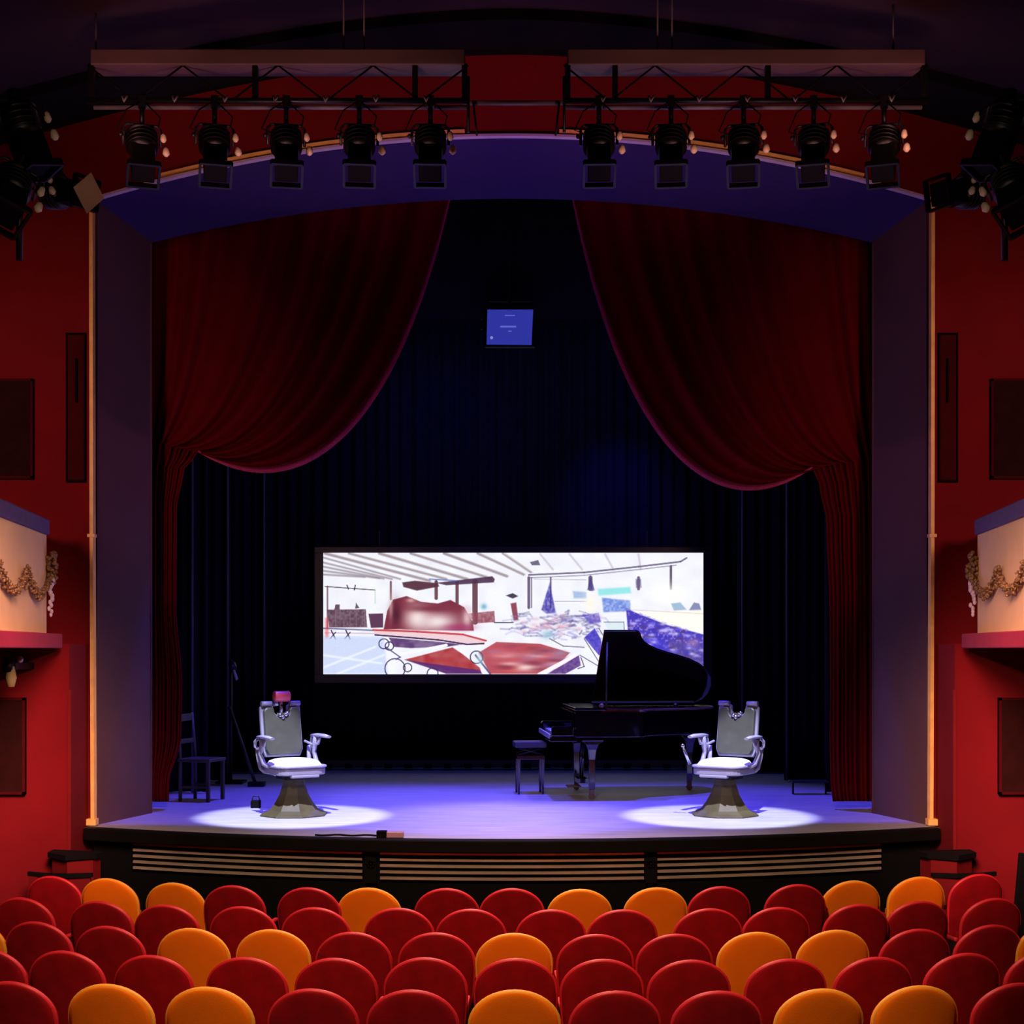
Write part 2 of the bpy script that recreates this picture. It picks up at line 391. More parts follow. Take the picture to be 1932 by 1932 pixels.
# balconies
for s, side in ((-1, 'left'), (1, 'right')):
    b = thing('balcony', 'cream balcony front with leaf garland, violet rail and magenta ledge, %s side' % side, 'balcony')
    A = Vector((s * 4.20, 13.15, 0)); B = Vector((s * 3.78, 9.6, 0)); C_ = Vector((s * 4.9, 8.2, 0))
    d = (B - A); L = d.length; d.normalize(); nrm = Vector((-s * 1, 0, 0)); nrm = nrm - d * nrm.dot(d); nrm.normalize()
    def slab(z0, z1, o0, o1, ext=0.0):
        q = G(); P0 = A - d * ext
        vs = []
        for z in (z0, z1):
            for pt, off in ((P0, o0), (B, o0), (B, o1), (P0, o1)):
                v = pt + nrm * off; vs.append((v.x, v.y, z))
        return q.add(vs, [(0, 1, 2, 3), (7, 6, 5, 4), (0, 4, 5, 1), (1, 5, 6, 2), (2, 6, 7, 3), (3, 7, 4, 0)])
    slab(3.01, 3.90, -.12, 0).build('front_panel', 'cream', b)
    slab(3.90, 4.04, -.16, .03, .0).build('rail', 'rail', b, bevel=.015)
    slab(2.88, 3.01, -.3, .14, .0).build('ledge', 'ledge', b, bevel=.01)
    slab(2.86, 3.0, -1.9, -.28).build('underside', 'dark_red', b)
    q = G(); v0 = A + nrm * 0; q.add([(v0.x, v0.y, 2.9), (s * 4.62, 13.89, 2.9), (s * 4.62, 13.89, 4.0), (v0.x, v0.y, 4.0), (v0.x + s * .1, v0.y - .05, 2.9), (s * 4.72, 13.86, 2.9), (s * 4.72, 13.86, 4.0), (v0.x + s * .1, v0.y - .05, 4.0)], [(0, 1, 2, 3), (7, 6, 5, 4), (0, 4, 5, 1), (3, 2, 6, 7)])
    q.build('end_panel', 'cream', b)
    # garland: swags of leaves
    g = G(); r2 = random.Random(3 if s < 0 else 4)
    nodes = [A + d * q for q in (.05, 1.05, 2.05, 3.05)]
    for i in range(3):
        for q in range(46):
            t = q / 45; p = nodes[i].lerp(nodes[i + 1], t); z = 3.53 - .19 * 4 * t * (1 - t)
            for _ in range(3):
                wd_ = .04 * (1 - abs(2 * t - 1) * .6)
                o = p + nrm * (.03 + r2.uniform(0, .035)) + d * r2.uniform(-.03, .03)
                m_ = Matrix.Translation((o.x, o.y, z + r2.uniform(-wd_, wd_))) @ Matrix.Rotation(r2.uniform(0, 6), 4, Vector((r2.uniform(-1, 1), 1, r2.uniform(-1, 1))).normalized())
                g.ball((0, 0, 0), .021, m_, n=6, sc_=(1.2, .35, .6))
        if i:
            p = nodes[i]
            for q in range(14):
                m_ = Matrix.Translation((p.x + nrm.x * .04, p.y + r2.uniform(-.05, .05), 3.56 - q * .014 + r2.uniform(-.02, .02))) @ Matrix.Rotation(r2.uniform(0, 6), 4, 'X')
                g.ball((0, 0, 0), .02, m_, n=6, sc_=(.8, .5, 1.2))
    g.build('garland', 'leaf', b)
    g = G()
    p = A + nrm * .05 - d * 0.0
    for q in range(60):
        z = 3.74 - q * .0044
        m_ = Matrix.Translation((p.x + r2.uniform(-.05, .05) * (1 - abs(q - 34) / 60), p.y + r2.uniform(-.06, .04), z)) @ Matrix.Rotation(r2.uniform(0, 6), 4, Vector((r2.uniform(-1, 1), 1, .3)).normalized())
        g.ball((0, 0, 0), .028, m_, n=6, sc_=(1, .5, .7))
    g.build('corner_spray', 'leaf', b)
    g = G()
    for q in range(12):
        z = 3.49 - q * .028; g.ball((p.x - s * .0 + r2.uniform(-.022, .022), p.y - .03, z), .03 - .001 * q, n=8, sc_=(.8, .8, 1.1))
    g.build('hanging_tassel', 'lilac', b)
# wall sconce under the left balcony
t = thing('wall_sconce', 'small dark wall sconce with pale shade under the left balcony', 'sconce', (-4.42, 12.6, 2.72))
G().box((0, .45, 0), (.12, .5, .06)).build('bracket', 'blackmetal', t)
G().tube([(0, .2, -.05), (0, .2, .08)], .05).build('body', 'blackmetal', t)
G().lathe([(.03, -.18), (.05, -.1), (.03, 0)], 12, Matrix.Translation((.02, .2, 0))).build('shade', 'gel', t)
G().ball((.1, .2, .06), .03).build('knob', 'lilac', t)

# ============================================================ CURTAINS
def bez(P0, P1, P2, P3, t):
    a = 1 - t
    return (a**3 * P0[0] + 3*a*a*t * P1[0] + 3*a*t*t * P2[0] + t**3 * P3[0], a**3 * P0[1] + 3*a*a*t * P1[1] + 3*a*t*t * P2[1] + t**3 * P3[1])
YC = 15.35
def curtain(side):
    if side == 'left':
        xo, P0, P1, P2, P3 = 283, (852, 355), (770, 700), (610, 985), (375, 850)
        tail = [(372, 852), (345, 890), (333, 960), (332, 1150), (343, 1290), (341, 1390), (318, 1480), (318, 1512)]; xs = 1
    else:
        xo, P0, P1, P2, P3 = 1652, (1078, 355), (1150, 700), (1300, 1030), (1532, 880)
        tail = [(1535, 882), (1548, 920), (1560, 985), (1566, 1150), (1567, 1290), (1566, 1400), (1568, 1480), (1572, 1512)]; xs = -1
    gx = P3[0]; gy = P3[1]; NT, NS, NTL = 150, 60, 40
    def path(t):
        c = lambda A, x, y: (x + (A[0] - x) * t, y + (A[1] - y) * t)
        e = t ** 1.0
        q0 = c(P0, xo, 355); q1 = c(P1, xo, 520); q2 = c(P2, xo, 700); q3 = (xo + (gx - xo) * t, gy - 14 + 14 * t)
        out = [bez(q0, q1, q2, q3, j / NS) for j in range(NS + 1)]
        for j in range(1, NTL + 1):
            y = gy + (1512 - gy) * j / NTL
            # tail inner edge
            for k in range(len(tail) - 1):
                if tail[k][1] <= y <= tail[k + 1][1] + .01:
                    f = (y - tail[k][1]) / (tail[k + 1][1] - tail[k][1]); f = f * f * (3 - 2 * f); xe = tail[k][0] + (tail[k + 1][0] - tail[k][0]) * f; break
            else: xe = tail[0][0]
            out.append((xo + (xe - xo) * t, y))
        return out
    r3 = random.Random(5 if side == 'left' else 9)
    ph = [r3.uniform(0, 6) for _ in range(4)]
    vs = []; NR = NS + NTL + 1
    for i in range(NT + 1):
        t = i / NT
        for j, (px, py) in enumerate(path(t)):
            v = min(j / NS, 1.0); dn = max(0, (j - NS) / NTL)
            fold = math.sin(t * 62 + ph[0] + 1.3 * math.sin(t * 9)) * .5 + math.sin(t * 33 + ph[1]) * .5
            amp = .085 * (1 - .35 * v) if j <= NS else .05
            bulge = -.28 * t * math.sin(PI * min(v, 1)) * .6
            D = YC + amp * fold + bulge - .10 * t * (1 - dn * .5)
            vs.append(P(px, py, D))
    fs = [(i * NR + j, (i + 1) * NR + j, (i + 1) * NR + j + 1, i * NR + j + 1) for i in range(NT) for j in range(NR - 1)]
    t_ = thing('house_curtain', 'dark red velvet curtain swagged back to the %s side of the arch' % side, 'curtain', (0, 0, 0))
    g = G().add(vs, fs, True); g.build('velvet_drop', 'velvet', t_, solid=.012)
    edge = [Vector(v) for v in vs[NT * NR: NT * NR + NS + 1]]
    # flat fringe band running along the free edge, standing in front of it
    g = G(); q = []
    for j, p in enumerate(edge):
        a = edge[max(j - 1, 0)]; b_ = edge[min(j + 1, NS)]; tt = (b_ - a); tt.y = 0; tt.normalize()
        nn = Vector((-tt.z, 0, tt.x)) * xs
        if nn.z > 0: pass
        wd = .016 + .055 * math.sin(PI * min(1, (j / NS) ** 1.15)) 
        q += [p - nn * wd * .3, p + nn * wd + Vector((0, -.02, 0)), p + nn * wd * .5 + Vector((0, .06, 0))]
    fs = []
    for j in range(NS):
        for k in range(3): fs.append((j * 3 + k, j * 3 + (k + 1) % 3, (j + 1) * 3 + (k + 1) % 3, (j + 1) * 3 + k))
    g.add(q, fs, True); g.build('fringe', 'hem', t_)
curtain('left'); curtain('right')

def drape(name, label, x0, x1, z0, z1, Y, nf, amp, seed, group=None, lit_pleats=()):
    r4 = random.Random(seed); N = nf * 8; ph = r4.uniform(0, 6); xs_ = [x0 + (x1 - x0) * i / N for i in range(N + 1)]
    g = G(); vs = []; NV = 3
    for k in range(NV + 1):
        z = z0 + (z1 - z0) * k / NV
        for i, x in enumerate(xs_):
            y = Y + amp * (math.sin(2 * PI * nf * i / N + ph + .9 * math.sin(i * .11 + seed)) * .7 + .3 * math.sin(i * .31 + k * .4 + seed))
            vs.append((x, y, z))
    fs = [(k * (N + 1) + i, k * (N + 1) + i + 1, (k + 1) * (N + 1) + i + 1, (k + 1) * (N + 1) + i) for k in range(NV) for i in range(N)]
    t_ = thing(name, label, 'drape', (0, 0, 0), group=group)
    # bring geometry under the thing
    g.add(vs, fs, True).build('cloth', 'drape', t_, solid=.01)
    for sx in lit_pleats:
        i = min(range(N + 1), key=lambda q: abs(xs_[q] - sx)); y = vs[i][1]
        G().tube([(sx, y - amp * .9 - .02, z0), (sx, y - amp * .9 - .02, z1)], .014, 8).build('lit_fold', 'bead' if False else 'seam', t_)
M['seam'] = mat('pleat_edge_lit', (70, 70, 86), .8, var=.1)  # drape cloth lightened: light on the pleat edges put into the colour
drape('backdrop_drape', 'wide black pleated backdrop drape across the rear of stage', -5.6, 5.6, STAGE + .02, 9.6, 20.75, 62, .06, 1)
drape('side_drape', 'black wing drape behind the left red curtain', -5.3, -3.55, STAGE + .02, 9.6, 17.0, 12, .06, 2, lit_pleats=(-3.70,))
drape('side_drape', 'tall black wing drape left of the leaning brace', -4.9, -3.58, STAGE + .02, 9.6, 18.5, 10, .05, 3, lit_pleats=(-3.60,))
drape('side_drape', 'black wing drape nearest the left edge of the big screen', -4.6, -3.3, STAGE + .02, 9.6, 19.7, 10, .05, 4, lit_pleats=(-3.34,))
drape('side_drape', 'black wing drape behind the right red curtain', 3.65, 5.3, STAGE + .02, 9.6, 17.0, 12, .06, 5)
drape('side_drape', 'tall black wing drape behind the low bench at right', 3.45, 4.9, STAGE + .02, 9.6, 18.5, 10, .05, 6, lit_pleats=(3.47,))
drape('side_drape', 'black wing drape nearest the right edge of the big screen', 3.05, 4.6, STAGE + .02, 9.6, 19.7, 10, .05, 7, lit_pleats=(3.10,))
drape('border_drape', 'black border drape hanging high above the small blue monitor', -4.6, 4.6, 6.86, 10.0, 17.6, 40, .03, 8)
# low rear batten with small lamps on the floor
t = thing('floor_batten', 'low dark batten of small floor lamps along the rear drape', 'batten', (-.2, 20.3, STAGE))
G().box((0, 0, .09), (7.2, .12, .10)).build('housing', 'steel', t, bevel=.01)
g = G()
for i in range(26): g.box((-3.45 + i * .276, -.075, .06), (.1, .05, .06))
g.build('lamp_holders', 'black', t)

# ============================================================ PROJECTION SCREEN
W_, H_ = 620, 200
def paint():
    sx, sy = W_ / 1818.0, H_ / 587.0
    img = np.ones((H_, W_, 3)) * np.array((246, 247, 255.))
    yy, xx = np.mgrid[0:H_, 0:W_]; X = (xx + .5) / sx + 52; Y = (yy + .5) / sy + 105
    rs = np.random.RandomState(4)
    def noise(k):
        a = rs.rand(H_ // k + 2, W_ // k + 2)
        iy = yy / k; ix = xx / k; y0 = iy.astype(int); x0 = ix.astype(int); fy = iy - y0; fx = ix - x0
        fy = fy * fy * (3 - 2 * fy); fx = fx * fx * (3 - 2 * fx)
        return (a[y0, x0] * (1 - fy) * (1 - fx) + a[y0 + 1, x0] * fy * (1 - fx) + a[y0, x0 + 1] * (1 - fy) * fx + a[y0 + 1, x0 + 1] * fy * fx)
    def blend(mk, c):
        c = np.array(c, float)
        if c.ndim == 1: c = c[None, None, :]
        img[:] = img * (1 - mk[..., None]) + c * mk[..., None]
    def poly(pts, c, a=1.0, soft=2.0, tex=None):
        d = np.full(X.shape, 1e9); ins = np.zeros(X.shape, bool); n = len(pts)
        for i in range(n):
            x1, y1 = pts[i]; x2, y2 = pts[(i + 1) % n]
            ex, ey = x2 - x1, y2 - y1; L = ex * ex + ey * ey + 1e-9
            t = np.clip(((X - x1) * ex + (Y - y1) * ey) / L, 0, 1)
            d = np.minimum(d, np.hypot(X - x1 - t * ex, Y - y1 - t * ey))
            cond = ((y1 > Y) != (y2 > Y)); xi = (x2 - x1) * (Y - y1) / ((y2 - y1) if y2 != y1 else 1e-9) + x1
            ins ^= cond & (X < xi)
        sd = np.where(ins, d, -d); mk = np.clip(sd / soft + .5, 0, 1) * a
        if tex is not None: mk = mk * tex
        blend(mk, c)
    def line(p, c, w=4, a=1.0, soft=2.5):
        for i in range(len(p) - 1):
            x1, y1 = p[i]; x2, y2 = p[i + 1]; ex, ey = x2 - x1, y2 - y1; L = ex * ex + ey * ey + 1e-9
            t = np.clip(((X - x1) * ex + (Y - y1) * ey) / L, 0, 1); d = np.hypot(X - x1 - t * ex, Y - y1 - t * ey)
            blend(np.clip((w / 2 - d) / soft + .5, 0, 1) * a, c)
    def ring(cx, cy, r, c, w=4, ry=None):
        ry = ry or r; d = np.abs(np.hypot((X - cx), (Y - cy) * r / ry) - r); blend(np.clip((w / 2 - d) / 2.5 + .5, 0, 1), c)
    def blob(cx, cy, rx, ry, c, a=1.0):
        blend(np.exp(-(((X - cx) / rx) ** 2 + ((Y - cy) / ry) ** 2)) * a, c)
    n4, n8, n16 = noise(3), noise(8), noise(16)
    img[:] = img - 10 * n16[..., None]
    # ceiling beams
    br = (128, 112, 124)
    for x1, x2, y2, wd in ((60, 560, 240, 12), (175, 640, 232, 10), (320, 740, 232, 12), (470, 850, 228, 10), (630, 930, 218, 12), (790, 1010, 210, 10), (910, 1045, 200, 8)):
        line([(x1, 108), (x2, y2)], br, wd, .75, 8); line([(x1 + 14, 108), (x2 + 8, y2)], (190, 170, 150), 5, .5, 5)
    for y1, x2, y2 in ((128, 420, 232), (152, 380, 232), (172, 340, 230), (192, 320, 228), (210, 250, 222)):
        line([(52, y1), (x2, y2)], (140, 128, 138), 9, .7, 6)
    for x1, x2 in ((1090, 1150), (1230, 1290), (1400, 1440), (1560, 1570)):
        line([(x1, 112), (x2, 185)], (180, 165, 185), 8, .6, 8)
    poly([(1040, 150), (1080, 140), (1090, 165), (1050, 165)], (60, 50, 80), .7)
    line([(1035, 212), (1300, 200), (1560, 172), (1760, 148), (1790, 130)], (90, 80, 110), 8, .8)
    line([(1035, 226), (1300, 214), (1560, 186), (1740, 165)], (130, 120, 150), 5, .7)
    # windows on the right
    for x, w0 in ((1035, 14), (1048, 5), (1140, 8), (1330, 20), (1560, 14), (1715, 12)):
        line([(x, 225 if x < 1700 else 170), (x, 370 if x < 1300 else 280)], (88, 70, 96), w0, .85)
    line([(1160, 340), (1310, 340)], (140, 130, 150), 3, .8); line([(1060, 232), (1310, 236)], (150, 140, 160), 3, .6)
    poly([(1365, 280), (1520, 270), (1525, 300), (1370, 312)], (130, 226, 226), .8, 10)
    poly([(1385, 322), (1520, 336), (1522, 388), (1392, 392)], (76, 112, 214), .85, 8, .5 + .5 * n4)
    poly([(1245, 290), (1310, 295), (1312, 325), (1250, 325)], (150, 180, 220), .8, 10)
    poly([(1095, 380), (1135, 250), (1165, 395), (1120, 400)], (58, 50, 160), .9, 6, .55 + .45 * n4)
    poly([(1315, 285), (1330, 215), (1350, 285), (1340, 290)], (70, 60, 130), .8, 6)
    poly([(1545, 230), (1572, 232), (1575, 275), (1548, 275)], (90, 80, 130), .7, 5, .5 + .5 * n4)
    blob(1330, 350, 30, 45, (252, 246, 232)); blob(1700, 310, 90, 50, (255, 255, 250))
    poly([(1715, 350), (1760, 345), (1790, 380), (1730, 385)], (110, 150, 190), .6, 6)
    poly([(1800, 385), (1825, 345), (1850, 350), (1865, 395)], (90, 100, 150), .7, 5)
    # left room
    line([(60, 268), (300, 285)], (60, 50, 60), 4); line([(72, 268), (72, 470)], (90, 60, 70), 8, .7)
    line([(165, 262), (172, 280)], (50, 40, 50), 5); line([(205, 262), (200, 285)], (50, 40, 50), 5)
    poly([(70, 380), (255, 378), (262, 465), (80, 466)], (82, 50, 66), .95, 3, .75 + .25 * n4)
    for x in (110, 180, 210, 250): line([(x, 385), (x, 460)], (150, 120, 140), 3, .6)
    poly([(105, 380), (110, 355), (130, 355), (130, 380)], (70, 40, 50), .8); poly([(205, 375), (208, 345), (225, 372)], (70, 50, 60), .8)
    poly([(268, 400), (338, 398), (338, 466), (280, 468)], (86, 50, 76), .95, 3)
    line([(52, 470), (290, 480)], (90, 90, 140), 7, .8); line([(60, 492), (300, 495)], (200, 170, 190), 6, .7)
    for x in (110, 180): line([(x - 20, 480), (x, 522)], (60, 50, 80), 6); line([(x, 490), (x - 25, 520)], (60, 50, 80), 5)
    poly([(60, 420), (78, 420), (78, 520), (60, 520)], (220, 60, 70), .5, 12)
    # floor
    poly([(52, 510), (340, 510), (360, 690), (52, 690)], (196, 210, 246), .75, 14)
    for a_, b_ in (((52, 600), (330, 640)), ((52, 660), (300, 560)), ((120, 690), (340, 600))): line([a_, b_], (240, 246, 255), 10, .8, 8)
    # middle posts and hanging cap
    for x, y1, w0 in ((375, 330, 9), (592, 325, 16), (692, 350, 16), (778, 440, 26)): line([(x, 245), (x, y1)], (104, 66, 72), w0, .95)
    poly([(590, 250), (860, 218), (872, 232), (868, 248), (640, 262)], (74, 48, 70), .9, 4)
    line([(560, 232), (690, 240)], (90, 110, 180), 6, .8)
    poly([(430, 248), (490, 240), (600, 252), (606, 268), (500, 288), (435, 270)], (86, 48, 56), .95, 5)
    poly([(730, 400), (870, 386), (874, 440), (790, 446)], (140, 62, 76), .9, 4, .7 + .3 * n4)
    line([(300, 285), (300, 350)], (170, 200, 170), 6, .5); blob(820, 365, 14, 14, (120, 180, 200))
    line([(870, 442), (960, 442)], (60, 60, 80), 5)
    poly([(925, 312), (958, 300), (985, 315), (958, 326)], (54, 40, 60), .9, 4)
    poly([(948, 350), (975, 345), (985, 430), (962, 432)], (140, 66, 80), .95, 5)
    # far chairs, a tangle of chrome
    for _ in range(70):
        x = rs.uniform(985, 1370); y = 400 + (x - 985) * .02 + rs.uniform(0, 110)
        p = [(x, y)]
        for k in range(3): p.append((p[-1][0] + rs.uniform(-45, 55), p[-1][1] + rs.uniform(-16, 16)))
        line(p, tuple(np.array((120, 110, 170)) + rs.uniform(-50, 70)), rs.uniform(4, 9), .42, 7)
    for _ in range(25): blob(rs.uniform(1000, 1370), rs.uniform(410, 500), 18, 8, (226, 170, 190), .5)
    blob(1125, 500, 30, 22, (150, 190, 210), .8); line([(1135, 520), (1200, 556), (1300, 562)], (90, 90, 110), 5, .8)
    poly([(1300, 515), (1350, 470), (1378, 520), (1400, 590), (1370, 600)], (64, 50, 190), .95, 4, .75 + .25 * n4)
    poly([(1290, 405), (1370, 395), (1380, 440), (1330, 450)], (80, 70, 190), .8, 6, .4 + .6 * n4)
    for a_, b_ in (((1300, 520), (1375, 640)), ((1370, 470), (1400, 520)), ((1280, 600), (1380, 660))): line([a_, b_], (60, 60, 90), 4, .8)
    # big red chair
    poly([(340, 478), (358, 385), (385, 332), (450, 314), (520, 342), (600, 350), (660, 333), (726, 368), (768, 440), (772, 482)], (126, 48, 62), 1, 4)
    blob(500, 420, 60, 60, (244, 224, 220), .95); blob(600, 440, 90, 45, (250, 240, 240), .9); blob(740, 420, 22, 50, (240, 210, 214), .8)
    blob(400, 400, 26, 60, (70, 24, 36), .8); blob(375, 360, 10, 60, (230, 200, 200), .6); blob(560, 375, 120, 16, (120, 44, 56), .8); blob(470, 335, 20, 10, (240, 200, 190), .7)
    blob(700, 465, 70, 16, (170, 60, 110), .8)
    poly([(290, 476), (420, 474), (700, 492), (832, 528), (820, 545), (740, 546), (300, 500)], (238, 206, 214), 1, 4)
    line([(290, 478), (500, 486), (720, 500), (830, 530)], (196, 60, 66), 9, .9); line([(300, 502), (600, 526), (740, 548), (820, 544)], (60, 36, 70), 7)
    poly([(365, 515), (600, 535), (720, 548), (640, 560), (470, 566), (390, 560)], (84, 50, 104), .95, 4, .7 + .3 * n8)
    line([(400, 600), (450, 590), (640, 552)], (246, 246, 252), 14)
    poly([(440, 622), (670, 562), (720, 596), (800, 660), (810, 688), (700, 688), (560, 650)], (170, 50, 52), 1, 4, .8 + .2 * n8)
    poly([(440, 622), (560, 640), (800, 672), (812, 690), (640, 690)], (92, 44, 110), .95, 4)
    poly([(795, 588), (880, 536), (1090, 545), (1232, 588), (1180, 640), (1090, 690), (850, 690)], (186, 84, 94), 1, 4)
    blob(920, 600, 60, 14, (240, 200, 210), .6); blob(1010, 660, 70, 16, (252, 236, 230), .9); blob(1080, 600, 60, 12, (236, 210, 222), .8)
    blob(940, 660, 50, 20, (206, 70, 60), .7); blob(960, 560, 60, 12, (140, 60, 90), .6); blob(1180, 590, 40, 14, (140, 150, 180), .7)
    for _ in range(26):
        u_, v_ = rs.rand(), rs.rand(); blob(850 + 330 * u_ + 20 * v_, 560 + 110 * v_, 46, 9, ((250, 226, 226), (214, 84, 84), (170, 120, 160), (120, 50, 70))[rs.randint(4)], .55)
    line([(1085, 695), (1255, 605)], (250, 244, 250), 20); poly([(1125, 690), (1275, 600), (1284, 650), (1210, 690)], (92, 56, 132), 1, 4, .75 + .25 * n4)
    line([(1284, 610), (1300, 655), (1270, 665)], (60, 50, 80), 4)
    for a_ in ((342, 545, 24), (368, 556, 20), (395, 665, 48), (575, 688, 26), (785, 610, 30), (455, 660, 20)): ring(a_[0], a_[1], a_[2], (56, 46, 86), 5)
    line([(350, 560), (420, 610), (400, 620)], (70, 60, 110), 6, .8); line([(780, 600), (850, 690)], (70, 60, 110), 9, .8); blob(800, 620, 16, 30, (180, 220, 230), .7)
    # the desk on the right
    poly([(1500, 372), (1540, 392), (1700, 455), (1870, 500), (1870, 652), (1600, 570), (1510, 490)], (74, 62, 186), 1, 5)
    poly([(1500, 372), (1870, 500), (1870, 652), (1510, 490)], (168, 148, 214), .7, 5, np.clip((n4 - .55) * 4, 0, 1))
    poly([(1700, 520), (1870, 560), (1870, 652), (1720, 600)], (92, 76, 150), .8, 10, .6 + .4 * n8)
    blob(1820, 540, 30, 20, (200, 150, 170), .6); blob(1640, 540, 40, 24, (70, 60, 220), .8)
    for _ in range(60):
        u_ = rs.rand(); blob(1520 + 350 * u_, 410 + 120 * u_ + rs.uniform(-20, 110), 14, 7, ((200, 190, 255), (60, 50, 190), (120, 110, 240), (230, 220, 255), (90, 60, 120))[rs.randint(5)], .7)
    poly([(1560, 392), (1870, 380), (1870, 494), (1720, 452)], (255, 250, 240), .95, 6)
    line([(1520, 380), (1870, 400)], (200, 180, 170), 4, .5)
    poly([(1395, 440), (1490, 438), (1490, 490), (1420, 490)], (214, 234, 240), .8, 5); line([(1395, 440), (1490, 440), (1492, 480)], (80, 80, 110), 3)
    img[:] = img + (rs.rand(H_, W_, 1) - .5) * 6
    return np.clip(img, 0, 255) / 255.0
def build_screen():
    img = paint(); img = np.where(img <= .04045, img / 12.92, ((img + .055) / 1.055) ** 2.4)
    D = 19.9
    x0, _, z1 = P(610, 1043, D); x1, _, z0 = P(1327, 1272, D)
    t = thing('projection_screen', 'wide bright screen showing red barber chairs, hung before black drapes', 'screen', ((x0 + x1) / 2, D, z0))
    w2 = (x1 - x0) / 2; h = z1 - z0
    g = G()
    for c, d in (((0, .02, -.06), (2 * w2 + .24, .05, .12)), ((0, .02, h + .04), (2 * w2 + .24, .05, .08)), ((-w2 - .06, .02, h / 2), (.12, .05, h)), ((w2 + .06, .02, h / 2), (.12, .05, h))): g.box(c, d)
    g.box((0, .04, h / 2), (2 * w2, .01, h))
    g.build('frame', 'blackmetal', t, bevel=.004)
    for x in (-1.83, 1.83):
        G().tube([(x, .02, h + .07), (x, .02, h + .30)], .012).build('hanger', 'steel', t)
        G().tube([(x, .02, h + .30), (x, .02, 10.0 - z0)], .003, 6).build('hanging_wire', 'black', t)
    vs = np.zeros(((H_ + 1) * (W_ + 1), 3)); jj, ii = np.mgrid[0:H_ + 1, 0:W_ + 1]
    vs[:, 0] = (-w2 + 2 * w2 * ii / W_).ravel(); vs[:, 1] = 0; vs[:, 2] = (h - h * jj / H_).ravel()
    a = (np.mgrid[0:H_, 0:W_][0] * (W_ + 1) + np.mgrid[0:H_, 0:W_][1]).ravel()
    fs = np.stack([a, a + W_ + 1, a + W_ + 2, a + 1], 1)
    me = bpy.data.meshes.new('picture'); me.from_pydata(vs.tolist(), [], fs.tolist()); me.update()
    ca = me.color_attributes.new('projected', 'FLOAT_COLOR', 'CORNER')
    c = np.ones((H_ * W_, 4, 4), np.float32); c[:, :, :3] = img.reshape(-1, 1, 3)
    ca.data.foreach_set('color', c.ravel())
    m = bpy.data.materials.new('projected_picture'); m.use_nodes = True; b = m.node_tree.nodes['Principled BSDF']
    at = m.node_tree.nodes.new('ShaderNodeVertexColor'); at.layer_name = 'projected'
    b.inputs['Base Color'].default_value = (.02, .02, .02, 1); b.inputs['Roughness'].default_value = .9
    m.node_tree.links.new(at.outputs[0], b.inputs['Emission Color']); b.inputs['Emission Strength'].default_value = 1.05
    me.materials.append(m); o = bpy.data.objects.new('picture', me); col.objects.link(o); o.parent = t
build_screen()

# small blue monitor hung from the grid
D = 17.3; x0, _, z1 = P(918, 584, D); x1, _, z0 = P(1006, 650, D); w2, h = (x1 - x0) / 2, z1 - z0
t = thing('hanging_monitor', 'small monitor with plain blue picture hanging high over the stage', 'monitor', ((x0 + x1) / 2, D, z0))
G().box((0, .05, h / 2 + .02), (2 * w2 + .05, .07, h + .10)).build('casing', 'blackmetal', t, bevel=.01)
g = G().add([(-w2, 0, 0), (w2 - .02, 0, -.005), (w2, 0, h), (-w2 + .01, 0, h)], [(0, 1, 2, 3)]); g.build('screen', 'blue_screen', t)
g = G()
for xx, zz, ww, hh in ((-.02, h * .51, .19, .02), (.0, h * .83, .12, .012), (.0, h * .38, .04, .01)): g.box((xx, -.003, zz), (ww, .003, hh))
g.build('caption', 'screen_line', t)
G().ball((-w2 + .06, -.004, .08), .018, n=10, sc_=(1, .3, 1)).build('status_light', 'screen_dot', t)
G().box((0, .1, h + .14), (.5, .05, .05)).build('bracket', 'blackmetal', t)
G().tube([(0, .1, h + .1), (0, .1, 10.0 - z0)], .02).build('hanging_pole', 'black', t)
for q in (.1, .22): G().ball((-w2 - .06, .03, h - q), .018, n=8).build('knob', 'steel', t)

